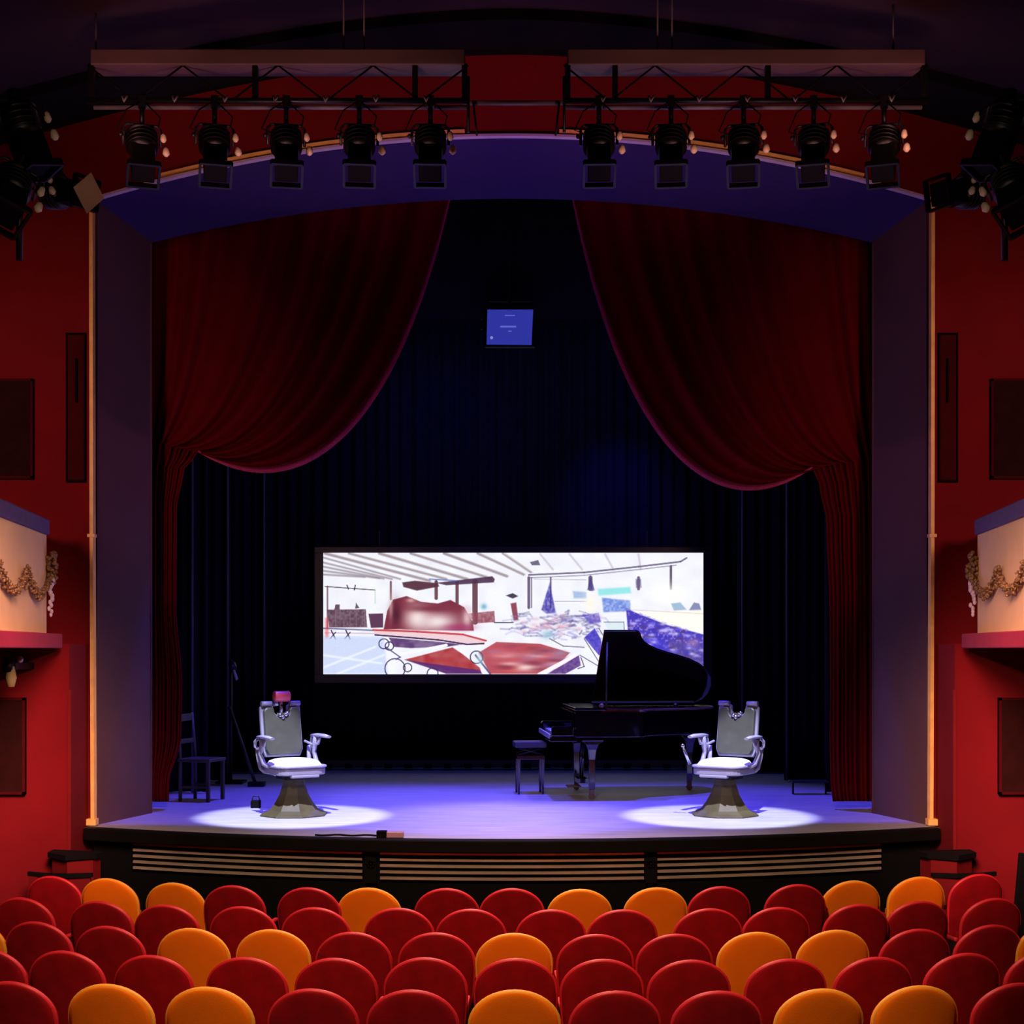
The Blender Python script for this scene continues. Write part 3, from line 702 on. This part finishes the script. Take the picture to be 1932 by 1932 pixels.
# ============================================================ LIGHTING RIGS
ZB, YB = CAMZ + (1225 - 190) / 229.2, 12.0
for s, side, xa, xb in ((-1, 'left', -3.50, -.36), (1, 'right', .43, 3.43)):
    t = thing('lighting_rig', 'long ceiling-hung lighting bar on the %s, five spotlights clamped under it' % side, 'lighting rig', ((xa + xb) / 2, YB, ZB))
    L = xb - xa; in_x = (L / 2) if s < 0 else (-L / 2)
    G().box((0, .12, .36), (L - .06, .26, .13)).build('top_beam', 'rigbeam', t, bevel=.01)
    G().tube([(-L / 2, 0, 0), (L / 2, 0, 0)], .024).build('lower_bar', 'blackmetal', t)
    G().tube([(-L / 2, .2, .02), (L / 2, .2, .02)], .018).build('rear_bar', 'rod', t)
    g = G(); nb = 8
    for i in range(nb):
        x = -L / 2 + L * i / nb; x2 = -L / 2 + L * (i + 1) / nb
        g.tube([(x, .02, 0 if i % 2 else .3), (x2, .02, .3 if i % 2 else 0)], .008, 6)
    g.build('brace', 'black', t)
    for fx in (-.5 + .01, -.06, .36, .49):
        G().box(((fx if s < 0 else -fx) * L, .03, .15), (.045, .05, .32)).build('post', 'blackmetal', t)
    g = G(); x = in_x
    g.tube([(x, 0, .2), (x, 0, -.26)], .013, 8)
    g.tube([(x - s * .04, .05, 0), (x - s * .07, .05, -.27)], .009, 8)
    g.build('end_frame', 'steel', t)
    for x in ((-.03, .95, 0.0) if False else ((-L / 2 + .04, .53, .70) if s < 0 else (-.72 * 1.0, -.60, L / 2 - .26))):
        x_abs = x + (xa + xb) / 2
        G().tube([(x, .12, .42), (x, .12, vault(x_abs) - ZB)], .008, 6).build('hanging_rod', 'rod', t)
    for i in range(7):
        x = -L / 2 + .3 + i * L / 7.6
        g = G(); g.tube([(x, -.03, .03), (x + .015, -.04, -.02), (x + .04, -.03, .03)], .012, 6)
        g.build('clamp_strap', 'rod', t)
t = thing('cross_bar', 'thin horizontal pipe bridging the gap between two lighting rigs', 'pipe', (.035, YB + .1, ZB + .02))
G().tube([(-.385, 0, 0), (.385, 0, 0)], .02).build('pipe', 'rod', t)

def spotlight(label, clamp, tilt, pan, sc_=1.0, group=None, roll=0, knob=1, gel=False, drop=.2):
    t = thing('stage_spotlight', label, 'spotlight', clamp, (0, R(roll), R(pan)), group)
    S = sc_
    G().box((0, 0, -.01), (.06 * S, .07 * S, .09 * S)).tube([(0, 0, -.03 * S), (0, 0, -drop * S)], .02 * S, 8).build('clamp', 'blackmetal', t)
    g = G(); y0 = -drop * S
    g.tube([(-.15 * S, 0, y0 - .17 * S), (-.15 * S, 0, y0 - .03 * S), (-.12 * S, 0, y0), (.12 * S, 0, y0), (.15 * S, 0, y0 - .03 * S), (.15 * S, 0, y0 - .17 * S)], .012 * S, 8)
    g.build('yoke', 'steel', t)
    piv = Matrix.Translation((0, 0, y0 - .16 * S)) @ Matrix.Rotation(R(tilt), 4, 'X')
    g = G()
    g.lathe([(.06 * S, .17 * S), (.105 * S, .13 * S), (.125 * S, .04 * S), (.125 * S, -.06 * S), (.10 * S, -.09 * S)], 16, piv)
    for k in range(4): g.lathe([(.132 * S, (.10 - k * .045) * S), (.132 * S, (.088 - k * .045) * S)], 16, piv)
    g.build('lamp_housing', 'blackmetal', t)
    g = G().box((0, 0, -.2 * S), (.185 * S, .185 * S, .26 * S), piv)
    g.build('lens_barrel', 'black', t, bevel=.008)
    g = G(); a = .125 * S; z = -.335 * S
    for c, d in (((0, a, z), (2 * a, .02 * S, .05 * S)), ((0, -a, z), (2 * a, .02 * S, .05 * S)), ((a, 0, z), (.02 * S, 2 * a, .05 * S)), ((-a, 0, z), (.02 * S, 2 * a, .05 * S))): g.box(c, d, piv)
    g.build('gel_frame', 'blackmetal', t)
    for kx, kz, r_ in ((.165, -.01, .026), (.185, -.13, .030)):
        m_ = Matrix.Translation((0, 0, y0 - .13 * S)) @ Matrix.Rotation(R(tilt * .3), 4, 'X')
        G().lathe([(.012 * S, -.03 * S), (r_ * S, -.01 * S), (r_ * .8 * S, .03 * S), (.01 * S, .045 * S)], 10, m_ @ Matrix.Translation((knob * kx * S, -.09 * S, kz * S))).build('knob', 'pale', t)
    G().ball((-knob * .17 * S, -.02, y0 - .1 * S), .02 * S, n=8).build('yoke_bolt', 'steel', t)
    g = G()
    g.tube([(-.02 * S, -.03, -.02), (-.13 * S, -.1 * S, -.12 * S), (-.2 * S, -.06 * S, -.26 * S), (-.1 * S, -.06 * S, -.3 * S)], .006, 6)
    g.tube([(.02 * S, -.03, -.02), (.14 * S, -.1 * S, -.16 * S), (.12 * S, -.12 * S, y0 - .05 * S)], .006, 6)
    g.build('cable', 'black', t)
    if gel:
        G().box((0, 0, -.37 * S), (.24 * S, .24 * S, .006), piv @ Matrix.Rotation(R(45), 4, 'Z')).build('colour_gel', 'gel', t)
    return t
lab = ['outermost spotlight', 'second spotlight from the wall', 'middle spotlight', 'fourth spotlight from the wall', 'innermost spotlight']
for i, px in enumerate((268, 405, 540, 678, 812)):
    spotlight('black stage spotlight with two pale knobs, %s on the left rig' % lab[i], (P(px, 0, YB)[0], YB, ZB), -28, 18 - i * 4, group='spotlights under the left rig')
for i, px in enumerate((1668, 1535, 1403, 1266, 1130)):
    spotlight('black stage spotlight with two pale knobs, %s on the right rig' % lab[i], (P(px, 0, YB)[0], YB, ZB), -28, -18 + i * 4, group='spotlights under the right rig')
# clusters on booms beside the walls
for s, side in ((-1, 'left'), (1, 'right')):
    bx = s * (3.92 if s > 0 else 3.95); Yb = 10.8
    t = thing('lamp_boom', 'dark bracket pipe on the %s wall carrying three large spotlights' % side, 'bracket', (s * 6.4, Yb, 6.3))
    G().tube([(0, 0, 0), (-s * 2.85, 0, 0)], .03).build('arm_pipe', 'blackmetal', t)
    G().box((s * .07, 0, 0), (.06, .3, .3)).build('wall_plate', 'blackmetal', t, bevel=.01)
    G().tube([(-s * 2.75, 0, -.55), (-s * 2.75, 0, .3)], .026).build('drop_pipe', 'blackmetal', t)
    c = s * 3.58
    spotlight('large black spotlight with tilted yoke, upper one of the %s wall cluster' % side, (c, Yb - .32, 6.86), -15, s * -50, 1.05, roll=s * 14, knob=s * -1, drop=.04)
    spotlight('large black spotlight with pale fittings, lower one of the %s wall cluster' % side, (c - s * .08, Yb - .36, 6.36), -35, s * -35, 1.05, roll=s * -22, knob=s * -1, drop=.04)
    spotlight(('black spotlight with brown gel at its front, inner one of %s wall cluster' if s < 0 else 'black spotlight without gel, inner one of the %s wall cluster') % side, (c - s * .12, Yb + .30, 6.52), -82, s * -60, .9, roll=0, knob=s * 1, gel=(s < 0), drop=.04)

# ============================================================ BARBER CHAIRS
def barber(label, loc, yaw, headrest, mir=1):
    t = thing('barber_chair', label, 'barber chair', loc, (0, 0, yaw), None)
    g = G().lathe([(.35, 0), (.35, .015), (.31, .03), (.25, .06), (.195, .13), (.15, .21), (.118, .31), (.108, .40)], 8, Matrix.Rotation(-yaw + R(22.5), 4, 'Z'), smooth=False)
    g.build('pedestal', 'olive', t, bevel=.008)
    # seat pan and cushion
    def rr(hx, hy, r_, n=5):
        out = []
        for cx, cy, a0 in ((hx - r_, hy - r_, 0), (-hx + r_, hy - r_, 90), (-hx + r_, -hy + r_, 180), (hx - r_, -hy + r_, 270)):
            for k in range(n + 1): a = R(a0 + 90 * k / n); out.append((cx + r_ * math.cos(a), cy + r_ * math.sin(a)))
        return out
    G().prism(rr(.26, .28, .12), .42, .49).prism(rr(.275, .295, .13), .49, .515).build('seat_pan', 'porcelain', t, bevel=.012)
    G().prism(rr(.15, .15, .05), .37, .42).build('seat_mount', 'blackmetal', t)
    def cush(u, v):
        a = 2 * PI * u; rr_ = v
        x = .245 * rr_ * (abs(math.cos(a)) ** .6) * (1 if math.cos(a) > 0 else -1); y = .265 * rr_ * (abs(math.sin(a)) ** .6) * (1 if math.sin(a) > 0 else -1)
        return (x, y - .005, .515 + .065 * math.sqrt(max(0, 1 - rr_ ** 3.2)))
    G().grid(cush, 40, 10).build('seat_cushion', 'leather_toplit', t)
    # back: U-notched shell
    tilt = Matrix.Translation((0, .25, .55)) @ Matrix.Rotation(R(-9), 4, 'X')
    def notch(hw, top, nw, nd, bot=.03):
        pts = [(-hw + .03, bot), (hw - .03, bot), (hw, .1), (hw, top - .03), (hw - .03, top), (nw + .02, top), (nw, top - .02)]
        for k in range(9):
            a = -PI * k / 8; pts.append((nw * .95 * math.cos(a) if k not in (0, 8) else (nw if k == 0 else -nw), top - nd + .06 + .06 * math.sin(a) * 1.0))
        pts += [(-nw, top - .02), (-nw - .02, top), (-hw + .03, top), (-hw, top - .03), (-hw, .1)]
        return pts
    mm = tilt @ Matrix.Rotation(R(90), 4, 'X')
    G().prism(notch(.225, .57, .075, .12), -.045, -.0, mm).build('back_shell', 'porcelain', t, bevel=.012)
    G().prism(notch(.200, .535, .085, .11, .05), -.01, .045, mm).build('back_cushion', 'leather', t, bevel=.018)
    g = G()
    for s in (-1, 1): g.tube([(s * .215, -.01, .575), (s * .10, -.01, .575)], .027, 10, tilt)
    g.build('top_roll', 'porcelain', t)
    g = G()
    for x, z in ((0, .43), (-.03, .45), (.035, .455), (.05, .47)): g.ball((x, -.05, z), .022, tilt, n=8)
    g.box((0, -.03, .46), (.10, .03, .03), tilt)
    g.build('headrest_bracket', 'chrome', t)
    # arms: pad on scroll support
    for s in (-1, 1):
        a = G().tube([(s * .30, .20, .785), (s * .305, .10, .80), (s * .31, -.06, .80), (s * .31, -.17, .79)], [.03, .036, .036, .026], 10)
        a2 = G()
        for v in a.v: a2.v.append((v[0] * 1.0, v[1], .79 + (v[2] - .79) * .55))
        a2.f, a2.sm = a.f, a.sm
        ao = a2.build('armrest', 'porcelain', t)
        g = G()
        g.tube([(s * .30, .20, .775), (s * .315, .25, .74), (s * .31, .26, .69), (s * .30, .22, .67)], .017, 8)
        g.tube([(s * .30, .10, .78), (s * .29, .12, .70), (s * .30, .16, .62), (s * .29, .08, .52), (s * .27, 0, .50)], [.034, .028, .022, .026, .02], 8)
        g.tube([(s * .30, .02, .775), (s * .30, .06, .71), (s * .27, .16, .70), (s * .235, .25, .73)], .014, 8)
        g.tube([(s * .29, .26, .68), (s * .28, .24, .56), (s * .27, .2, .47), (s * .25, .15, .44)], .024, 8)
        g.build('arm_support', 'porcelain', ao)
        ao2 = G().ball((s * .30, .14, .70), .03, n=10, sc_=(.5, 1, 1)).build('side_boss', 'chrome', t)
    if headrest:
        hb = G().tube([(-.085, -.05, .645), (.085, -.05, .645)], [.055, .055], 14, tilt)
        ho = hb.build('headrest', 'redleather', t, bevel=.012)
        ho['label'] = 'red leather headrest'
        G().tube([(0, -.02, .62), (0, -.02, .46)], .018, 8, tilt).build('headrest_post', 'chrome', t)
        G().box((-.06, -.02, .60), (.03, .07, .10), tilt).build('headrest_strap', 'porcelain', t)
        G().tube([(-.17, .17, .41), (-.10, .12, .39), (.06, -.02, .22), (.07, -.03, .20)], .012, 8).build('footrest_lever', 'chrome', t)
    else:
        G().tube([(-.27 * 1, -.25, .52), (-.29, -.30, .62), (-.31, -.33, .70)], .014, 8).ball((-.31, -.33, .71), .02).build('lever', 'chrome', t)
    # footrest folded under the front
    G().box((0, -.26, .41), (.30, .06, .03)).build('footrest', 'porcelain', t, bevel=.01)
    return t
barber('white and grey barber chair with a red headrest, in left light pool', (P(555, 0, 14.8)[0], 14.78, STAGE), R(33), True)
barber('white and grey barber chair without headrest, in right light pool', (P(1367, 0, 14.8)[0], 14.78, STAGE), R(-33), False)

# ============================================================ PIANO + STOOL
pt = thing('grand_piano', 'black grand piano with raised lid at the rear right of stage', 'piano', (.70, 16.15, STAGE), (0, 0, R(4)))
# local: x keyboard(0) -> tail(1.75), y near(0) -> far spine(1.42)
def bent():
    return [(0, 1.42), (0, 0), (.72, 0), (.76, .02), (.79, .07), (.815, .14), (.85, .21), (.92, .28), (1.02, .35), (1.14, .41), (1.28, .47), (1.42, .54), (1.55, .63), (1.66, .75), (1.73, .90), (1.76, 1.06), (1.75, 1.22), (1.70, 1.35), (1.62, 1.42)]
case = bent()
G().prism(case, .70, .98).build('case', 'piano', pt, bevel=.01)
inn = [(.3 + (x - 0) * .93 if x < .4 else x - .035, max(.035, min(1.385, y + (.02 if y < 1 else -.02)))) for x, y in case]
G().prism([(x, y) for x, y in inn if True], .975, 1.0).build('soundboard', 'mahog', pt)
G().tube([(x, y, .995) for x, y in case[2:]], .012, 8).build('rim', 'brass', pt)
G().prism([(0, 0), (.34, 0), (.34, 1.42), (0, 1.42)], 1.0, 1.03).build('front_lid', 'piano', pt, bevel=.006)
kb = G().box((-.13, .71, .68), (.30, 1.42, .05)).build('key_bed', 'piano', pt, bevel=.006)
G().box((-.14, .71, .725), (.15, 1.22, .03)).build('keys', 'keys', pt)
g = G()
for i in range(36):
    if i % 7 not in (2, 6): g.box((-.10, .12 + i * .0335, .748), (.09, .014, .02))
g.build('black_keys', 'black', pt)
for y in (.05, 1.37): G().box((-.13, y, .76), (.26, .08, .13)).build('cheek_block', 'piano', pt, bevel=.03)
G().box((-.275, .71, .71), (.02, 1.3, .05)).build('key_slip', 'keys', pt)
G().box((-.02, .71, .88), (.03, 1.34, .2)).build('fallboard', 'piano', pt)
# raised main lid, hinged on the spine
lidpoly = [(x, 1.42 - y) for x, y in case if x >= .33] ; lidpoly = [(.36, 0)] + [(max(x, .36), v) for x, v in [(.36, 1.42)] + [(x, 1.42 - y) for x, y in case[2:]]]
ml = Matrix.Translation((0, 1.42, 1.03)) @ Matrix.Rotation(R(-37), 4, 'X') @ Matrix.Scale(-1, 4, (0, 1, 0))
G().prism(lidpoly, 0, .022, ml).build('lid', 'piano', pt, bevel=.004)
G().box((.52, .42, 1.055), (.32, .84, .02), Matrix.Translation((0, 0, 0))) 
G().tube([(.36, .10, 1.0), (.40, .30, 1.76)], .010, 8).build('lid_prop', 'steel', pt)
G().ball((.30, .03, 1.05), .03).build('hinge_knob', 'brass', pt)
G().ball((1.25, .70, 1.03), .025).build('rim_stud', 'brass', pt)
def pleg(x, y, nm='leg'):
    g = G().lathe([(.045, .11), (.05, .2), (.052, .45), (.07, .56), (.10, .62), (.17, .66), (.17, .70)], 4, Matrix.Translation((x, y, 0)), smooth=False, rot=PI / 4)
    o = g.build(nm, 'piano', pt, bevel=.008)
    q = G(); q.box((x, y, .09), (.05, .06, .06)); q.build('caster_fork', 'brass', o)
    c_ = G().tube([(x - .0, y - .02, .035), (x, y + .02, .035)], .035, 14); c_.build('caster', 'brass', o)
pleg(.20, .12); pleg(.16, 1.28); pleg(1.50, 1.15)
g = G().box((.15, .7, .17), (.12, .3, .05))
for y in (.6, .8): g.tube([(.17, y, .68), (.15, y, .18)], .014, 8)
g.build('pedal_lyre', 'piano', pt)
g = G()
for y in (.62, .7, .78): g.box((.06, y, .1), (.16, .03, .015))
g.build('pedals', 'brass', pt)

t = thing('piano_stool', 'small black padded piano stool left of the grand piano', 'stool', (P(999, 0, 17.0)[0], 17.0, STAGE), (0, 0, R(6)))
G().box((0, 0, .575), (.36, .34, .07)).build('seat', 'seatpad', t, bevel=.02) if False else None
M['seatpad'] = mat('stool_leather', (72, 70, 84), .3, var=.1)
G().box((0, 0, .575), (.37, .34, .07)).build('seat', 'seatpad', t, bevel=.02)
G().box((0, 0, .43), (.33, .30, .05)).build('frame', 'piano', t, bevel=.006)
g = G()
for s in (-1, 1):
    g.tube([(-.14, s * .13, .46), (.14, s * .13, .535)], .009, 6).tube([(.14, s * .13, .46), (-.14, s * .13, .535)], .009, 6)
g.build('lift_mechanism', 'steel', t)
for sx in (-1, 1):
    for sy in (-1, 1): G().lathe([(.017, 0), (.024, .3), (.027, .42)], 4, Matrix.Translation((sx * .14, sy * .125, 0)), smooth=False, rot=PI / 4).build('leg', 'piano', t)

# ============================================================ SMALL STAGE THINGS
# plain wooden chair in the left wing
t = thing('wooden_chair', 'plain dim wooden chair in the left wing beside red curtain', 'chair', (-3.45, 16.2, STAGE), (0, 0, R(74)))
G().box((0, 0, .455), (.40, .40, .035)).build('seat', 'wood', t, bevel=.008)
for sx in (-1, 1):
    G().box((sx * .17, -.17, .22), (.035, .035, .44)).build('front_leg', 'wood', t)
    G().tube([(sx * .17, .17, 0), (sx * .17, .17, .45), (sx * .165, .21, .97)], .02, 8).build('rear_leg', 'wood', t)
    G().box((sx * .17, 0, .16), (.02, .32, .025)).build('stretcher', 'wood', t)
G().box((0, .205, .92), (.33, .02, .08)).build('top_rail', 'wood', t, bevel=.005)
G().box((0, .185, .66), (.33, .018, .05)).build('back_rail', 'wood', t, bevel=.005)
# boom stand and leaning brace
D = 18.3; bx = P(436, 0, D)[0]
t = thing('lighting_stand', 'thin upright stand with small lamp before the left wing drape', 'stand', (bx, D, STAGE))
G().tube([(0, 0, .02), (0, 0, 1.55)], .016, 8).build('pole', 'steel', t)
G().box((0, 0, .015), (.34, .34, .03)).build('base_plate', 'blackmetal', t)
G().lathe([(.03, -.08), (.05, 0), (.045, .08), (.02, .1)], 12, Matrix.Translation((.03, -.04, 1.46)) @ Matrix.Rotation(R(60), 4, 'X')).build('lamp', 'steel', t)
G().tube([(.03, -.05, 1.44), (.09, -.08, 1.30)], .018, 8).build('lamp_arm', 'bead', t)
tb = thing('stage_brace', 'slanted wooden brace running down behind the left barber chair', 'brace', (bx, D - .12, STAGE))
G().tube([(.0, 0, .96), (.38, -.3, .03)], .022, 8).build('strut', 'wood', tb)
G().box((.40, -.32, .03), (.2, .14, .05)).build('foot_weight', 'blackmetal', tb)
# low bench on the right
t = thing('low_bench', 'low thin dark bench at the right wing edge', 'bench', (P(1527, 0, 16.9)[0], 16.9, STAGE))
G().box((0, 0, .15), (.42, .2, .02)).build('top', 'steel', t)
for sx in (-1, 1): G().tube([(sx * .19, 0, 0), (sx * .19, 0, .145)], .012, 8).build('leg', 'blackmetal', t)
# floor box by left chair, power strip, cable
x, y = P(478, 0, 15.3)[0], 15.45
t = thing('floor_socket_box', 'small black box on stage floor left of the left barber chair', 'box', (x, y, STAGE))
G().box((0, 0, .04), (.10, .08, .08)).build('body', 'black', t, bevel=.006)
G().tube([(-.04, 0, .08), (-.03, 0, .12), (.03, 0, .12), (.04, 0, .08)], .006, 6).build('handle', 'steel', t)
t = thing('power_box', 'small pink and black box lying at front edge of stage', 'box', (P(733, 0, 12.98)[0], 12.98, STAGE))
G().box((-.06, 0, .035), (.09, .08, .06)).build('black_end', 'black', t, bevel=.005)
G().box((.06, 0, .03), (.15, .08, .05)).build('pink_end', 'pink', t, bevel=.005)
pts = [(P(595, 0, 13.1)[0] + i * .055, 13.1 - .03 * math.sin(i * 1.3) - .004 * i, STAGE + .012) for i in range(11)]
tag(G().tube(pts, .009, 6).build('cable', 'black'), 'black cable trailing to the pink box at front of stage', 'cable')

# dark slanted frame at the far right edge, beside the seats
t = thing('folded_panel', 'dark leaning panel against the right wall, cut by the picture edge', 'panel', (4.07, 12.0, 0))
G().box((.15, 0, .60), (.30, .05, 1.2), Matrix.Rotation(R(5), 4, 'Y')).build('board', 'black', t, bevel=.01)
G().box((.19, -.03, .62), (.18, .02, 1.0), Matrix.Rotation(R(5), 4, 'Y')).build('inset', 'brown', t)

# ============================================================ THEATRE SEATS
HW = .255; ZT = .93; DH = .205; ZC = ZT - DH
def seat_proto(kind):
    fab, pipe = ('orseat', 'orlit') if kind == 'orange' else ('redseat', 'redlit')
    t = thing('theatre_seat', '%s theatre seat' % kind, 'theatre seat')
    def yb(x, z): return -.16 - .20 * (z - .42) + .38 * x * x   # rear surface, toward the hall
    def zof(v):   # v 0..1 bottom to top
        return .36 + (ZC - .36) * v
    NU = 16
    rows = []
    for j in range(7): rows.append((.36 + (ZC - .36) * j / 6, HW - .035 * (1 - j / 6) ** 1.5))
    for j in range(1, 11):
        a = PI / 2 * j / 10.5; rows.append((ZC + DH * math.sin(a), HW * math.cos(a)))
    T = .05; g = G()
    for face in (0, 1):
        def fn(u, v, face=face):
            j = int(round(v * (len(rows) - 1))); z, hw = rows[j]; x = (2 * u - 1) * hw
            e = max(0, 1 - math.hypot((x / HW) ** 1, max(0, (z - ZC) / DH)) ** 6)
            y = yb(x, z) + (0 if face == 0 else T)
            y += (-1 if face == 0 else 1) * .012 * math.sqrt(e)
            return (x, y, z)
        q = G().grid(fn, NU, len(rows) - 1)
        if face == 1: q.f = [f[::-1] for f in q.f]
        g.add(q.v, q.f, True)
    # close the rim
    nr = len(rows); nv = NU + 1
    loop = [j * nv for j in range(nr)] + [(nr - 1) * nv + i for i in range(1, nv)] + [j * nv + NU for j in range(nr - 2, -1, -1)] + [i for i in range(NU - 1, 0, -1)]
    off = nr * nv
    for k in range(len(loop)):
        a, b = loop[k], loop[(k + 1) % len(loop)]; g.f.append((a, b, b + off, a + off)); g.sm.append(True)
    bk = g.build('backrest', fab, t)
    sw = lambda k: HW - .004 - .033 * (1 - k / 6) ** 1.5
    pts = [(-sw(k), .40 + (ZC - .40) * k / 6) for k in range(0, 7)]
    pts += [(-(HW - .004) * math.cos(PI * k / 20), ZC + (DH - .002) * math.sin(PI * k / 20)) for k in range(1, 20)]
    pts += [(sw(k), .40 + (ZC - .40) * k / 6) for k in range(6, -1, -1)]
    G().tube([(x, yb(x, z) + .016, z) for x, z in pts], .017, 8).build('lit_rim', pipe, t)  # rim tube of lighter fabric stands for light on the back's edge
    # tipped-up cushion standing against the back
    g = G().grid(lambda u, v: ((2 * u - 1) * .19, -.04 - .05 * v + .05 + .05 * (max(0, math.sin(PI * u)) ** .4) * (max(0, math.sin(PI * v)) ** .4), .38 + .26 * v), 10, 8)
    g.box((0, -.04, .51), (.38, .09, .26)); g.build('seat_cushion', fab, t)
    for s in (-1, 1):
        ap = G().box((s * .242, .03, .60), (.034, .26, .03)).build('armrest', 'redlit', t, bevel=.01)
        G().box((s * .242, .03, .30), (.022, .20, .60)).build('side_panel', 'steel', ap, bevel=.004)
    G().box((0, .0, .19), (.36, .12, .36)).build('pedestal', 'blackmetal', t, bevel=.01)
    index_kids(t)
    return t
protos = {k: seat_proto(k) for k in ('red', 'orange')}
used = {'red': False, 'orange': False}
ROWS = [
 ('front row', [(95,1656,0),(199,1660.5,1),(324.5,1669,1),(437,1674,0),(579,1678,0),(694,1678.5,1),(842,1679.5,0),(966,1679.5,0),(1095,1681,1),(1240,1678,1),(1361,1676,0),(1506,1672,0),(1612,1665,1),(1737,1657.5,1),(1850,1652,0)]),
 ('second row', [(36,1697,0),(183,1704,0),(308,1711,0),(454,1714,0),(592,1716,0),(751,1717,0),(888,1719,0),(1040,1720,0),(1176,1720,0),(1340,1718,0),(1470,1715.5,0),(1622,1710,0),(1738,1704,0),(1880,1698,0)]),
 ('third row', [(-62,1738,1),(63,1743,0),(199,1751.5,0),(358,1755.5,1),(510,1758,1),(664,1763,0),(822,1764,0),(970,1765,1),(1125,1767,0),(1276,1766.5,0),(1429,1763,1),(1579,1759,1),(1735,1757,0),(1875,1749,0),(1992,1745,1)]),
 ('fourth row', [(-30,1794,0),(116,1798.5,0),(281,1807,0),(460,1811,0),(630,1812.5,0),(801,1811.5,0),(973,1813,0),(1138,1814.5,0),(1304,1816,0),(1489,1814,0),(1656,1810.5,0),(1826,1803,0),(1978,1798,0)]),
 ('nearest row', [(15,1857,0),(199,1862,1),(388,1867.5,1),(586,1871,0),(776,1873,0),(971,1873,1),(1163,1875,0),(1357,1875,0),(1553,1871,1),(1737,1865,1),(1925,1860,0)]),
]
ORD = ['first', 'second', 'third', 'fourth', 'fifth', 'sixth', 'seventh', 'eighth', 'ninth', 'tenth', 'eleventh', 'twelfth', 'thirteenth', 'fourteenth', 'fifteenth']
for rn, seats in ROWS:
    cnt = {0: 0, 1: 0}
    for i, (px, py, o) in enumerate(seats):
        kind = 'orange' if o else 'red'
        D = (CAMZ - ZT) * F / (py - HY); X = (px - CX) / F * D; yaw = math.atan2(X, 15)
        if not used[kind]: t = protos[kind]; used[kind] = True
        else: t = copy_tree(protos[kind])
        # back sits behind the origin: shift so that the top of the back is where it was measured
        off = .262
        t.location = (X - off * math.sin(yaw), D + off * math.cos(yaw), 0); t.rotation_euler = (0, 0, yaw)
        t['label'] = '%s velvet theatre seat in the %s, %s %s seat from the left' % (kind, rn if rn != 'nearest row' else 'row nearest the camera', ORD[cnt[o]], kind)
        t['category'] = 'theatre seat'; t['group'] = 'theatre seats in the ' + rn
        cnt[o] += 1
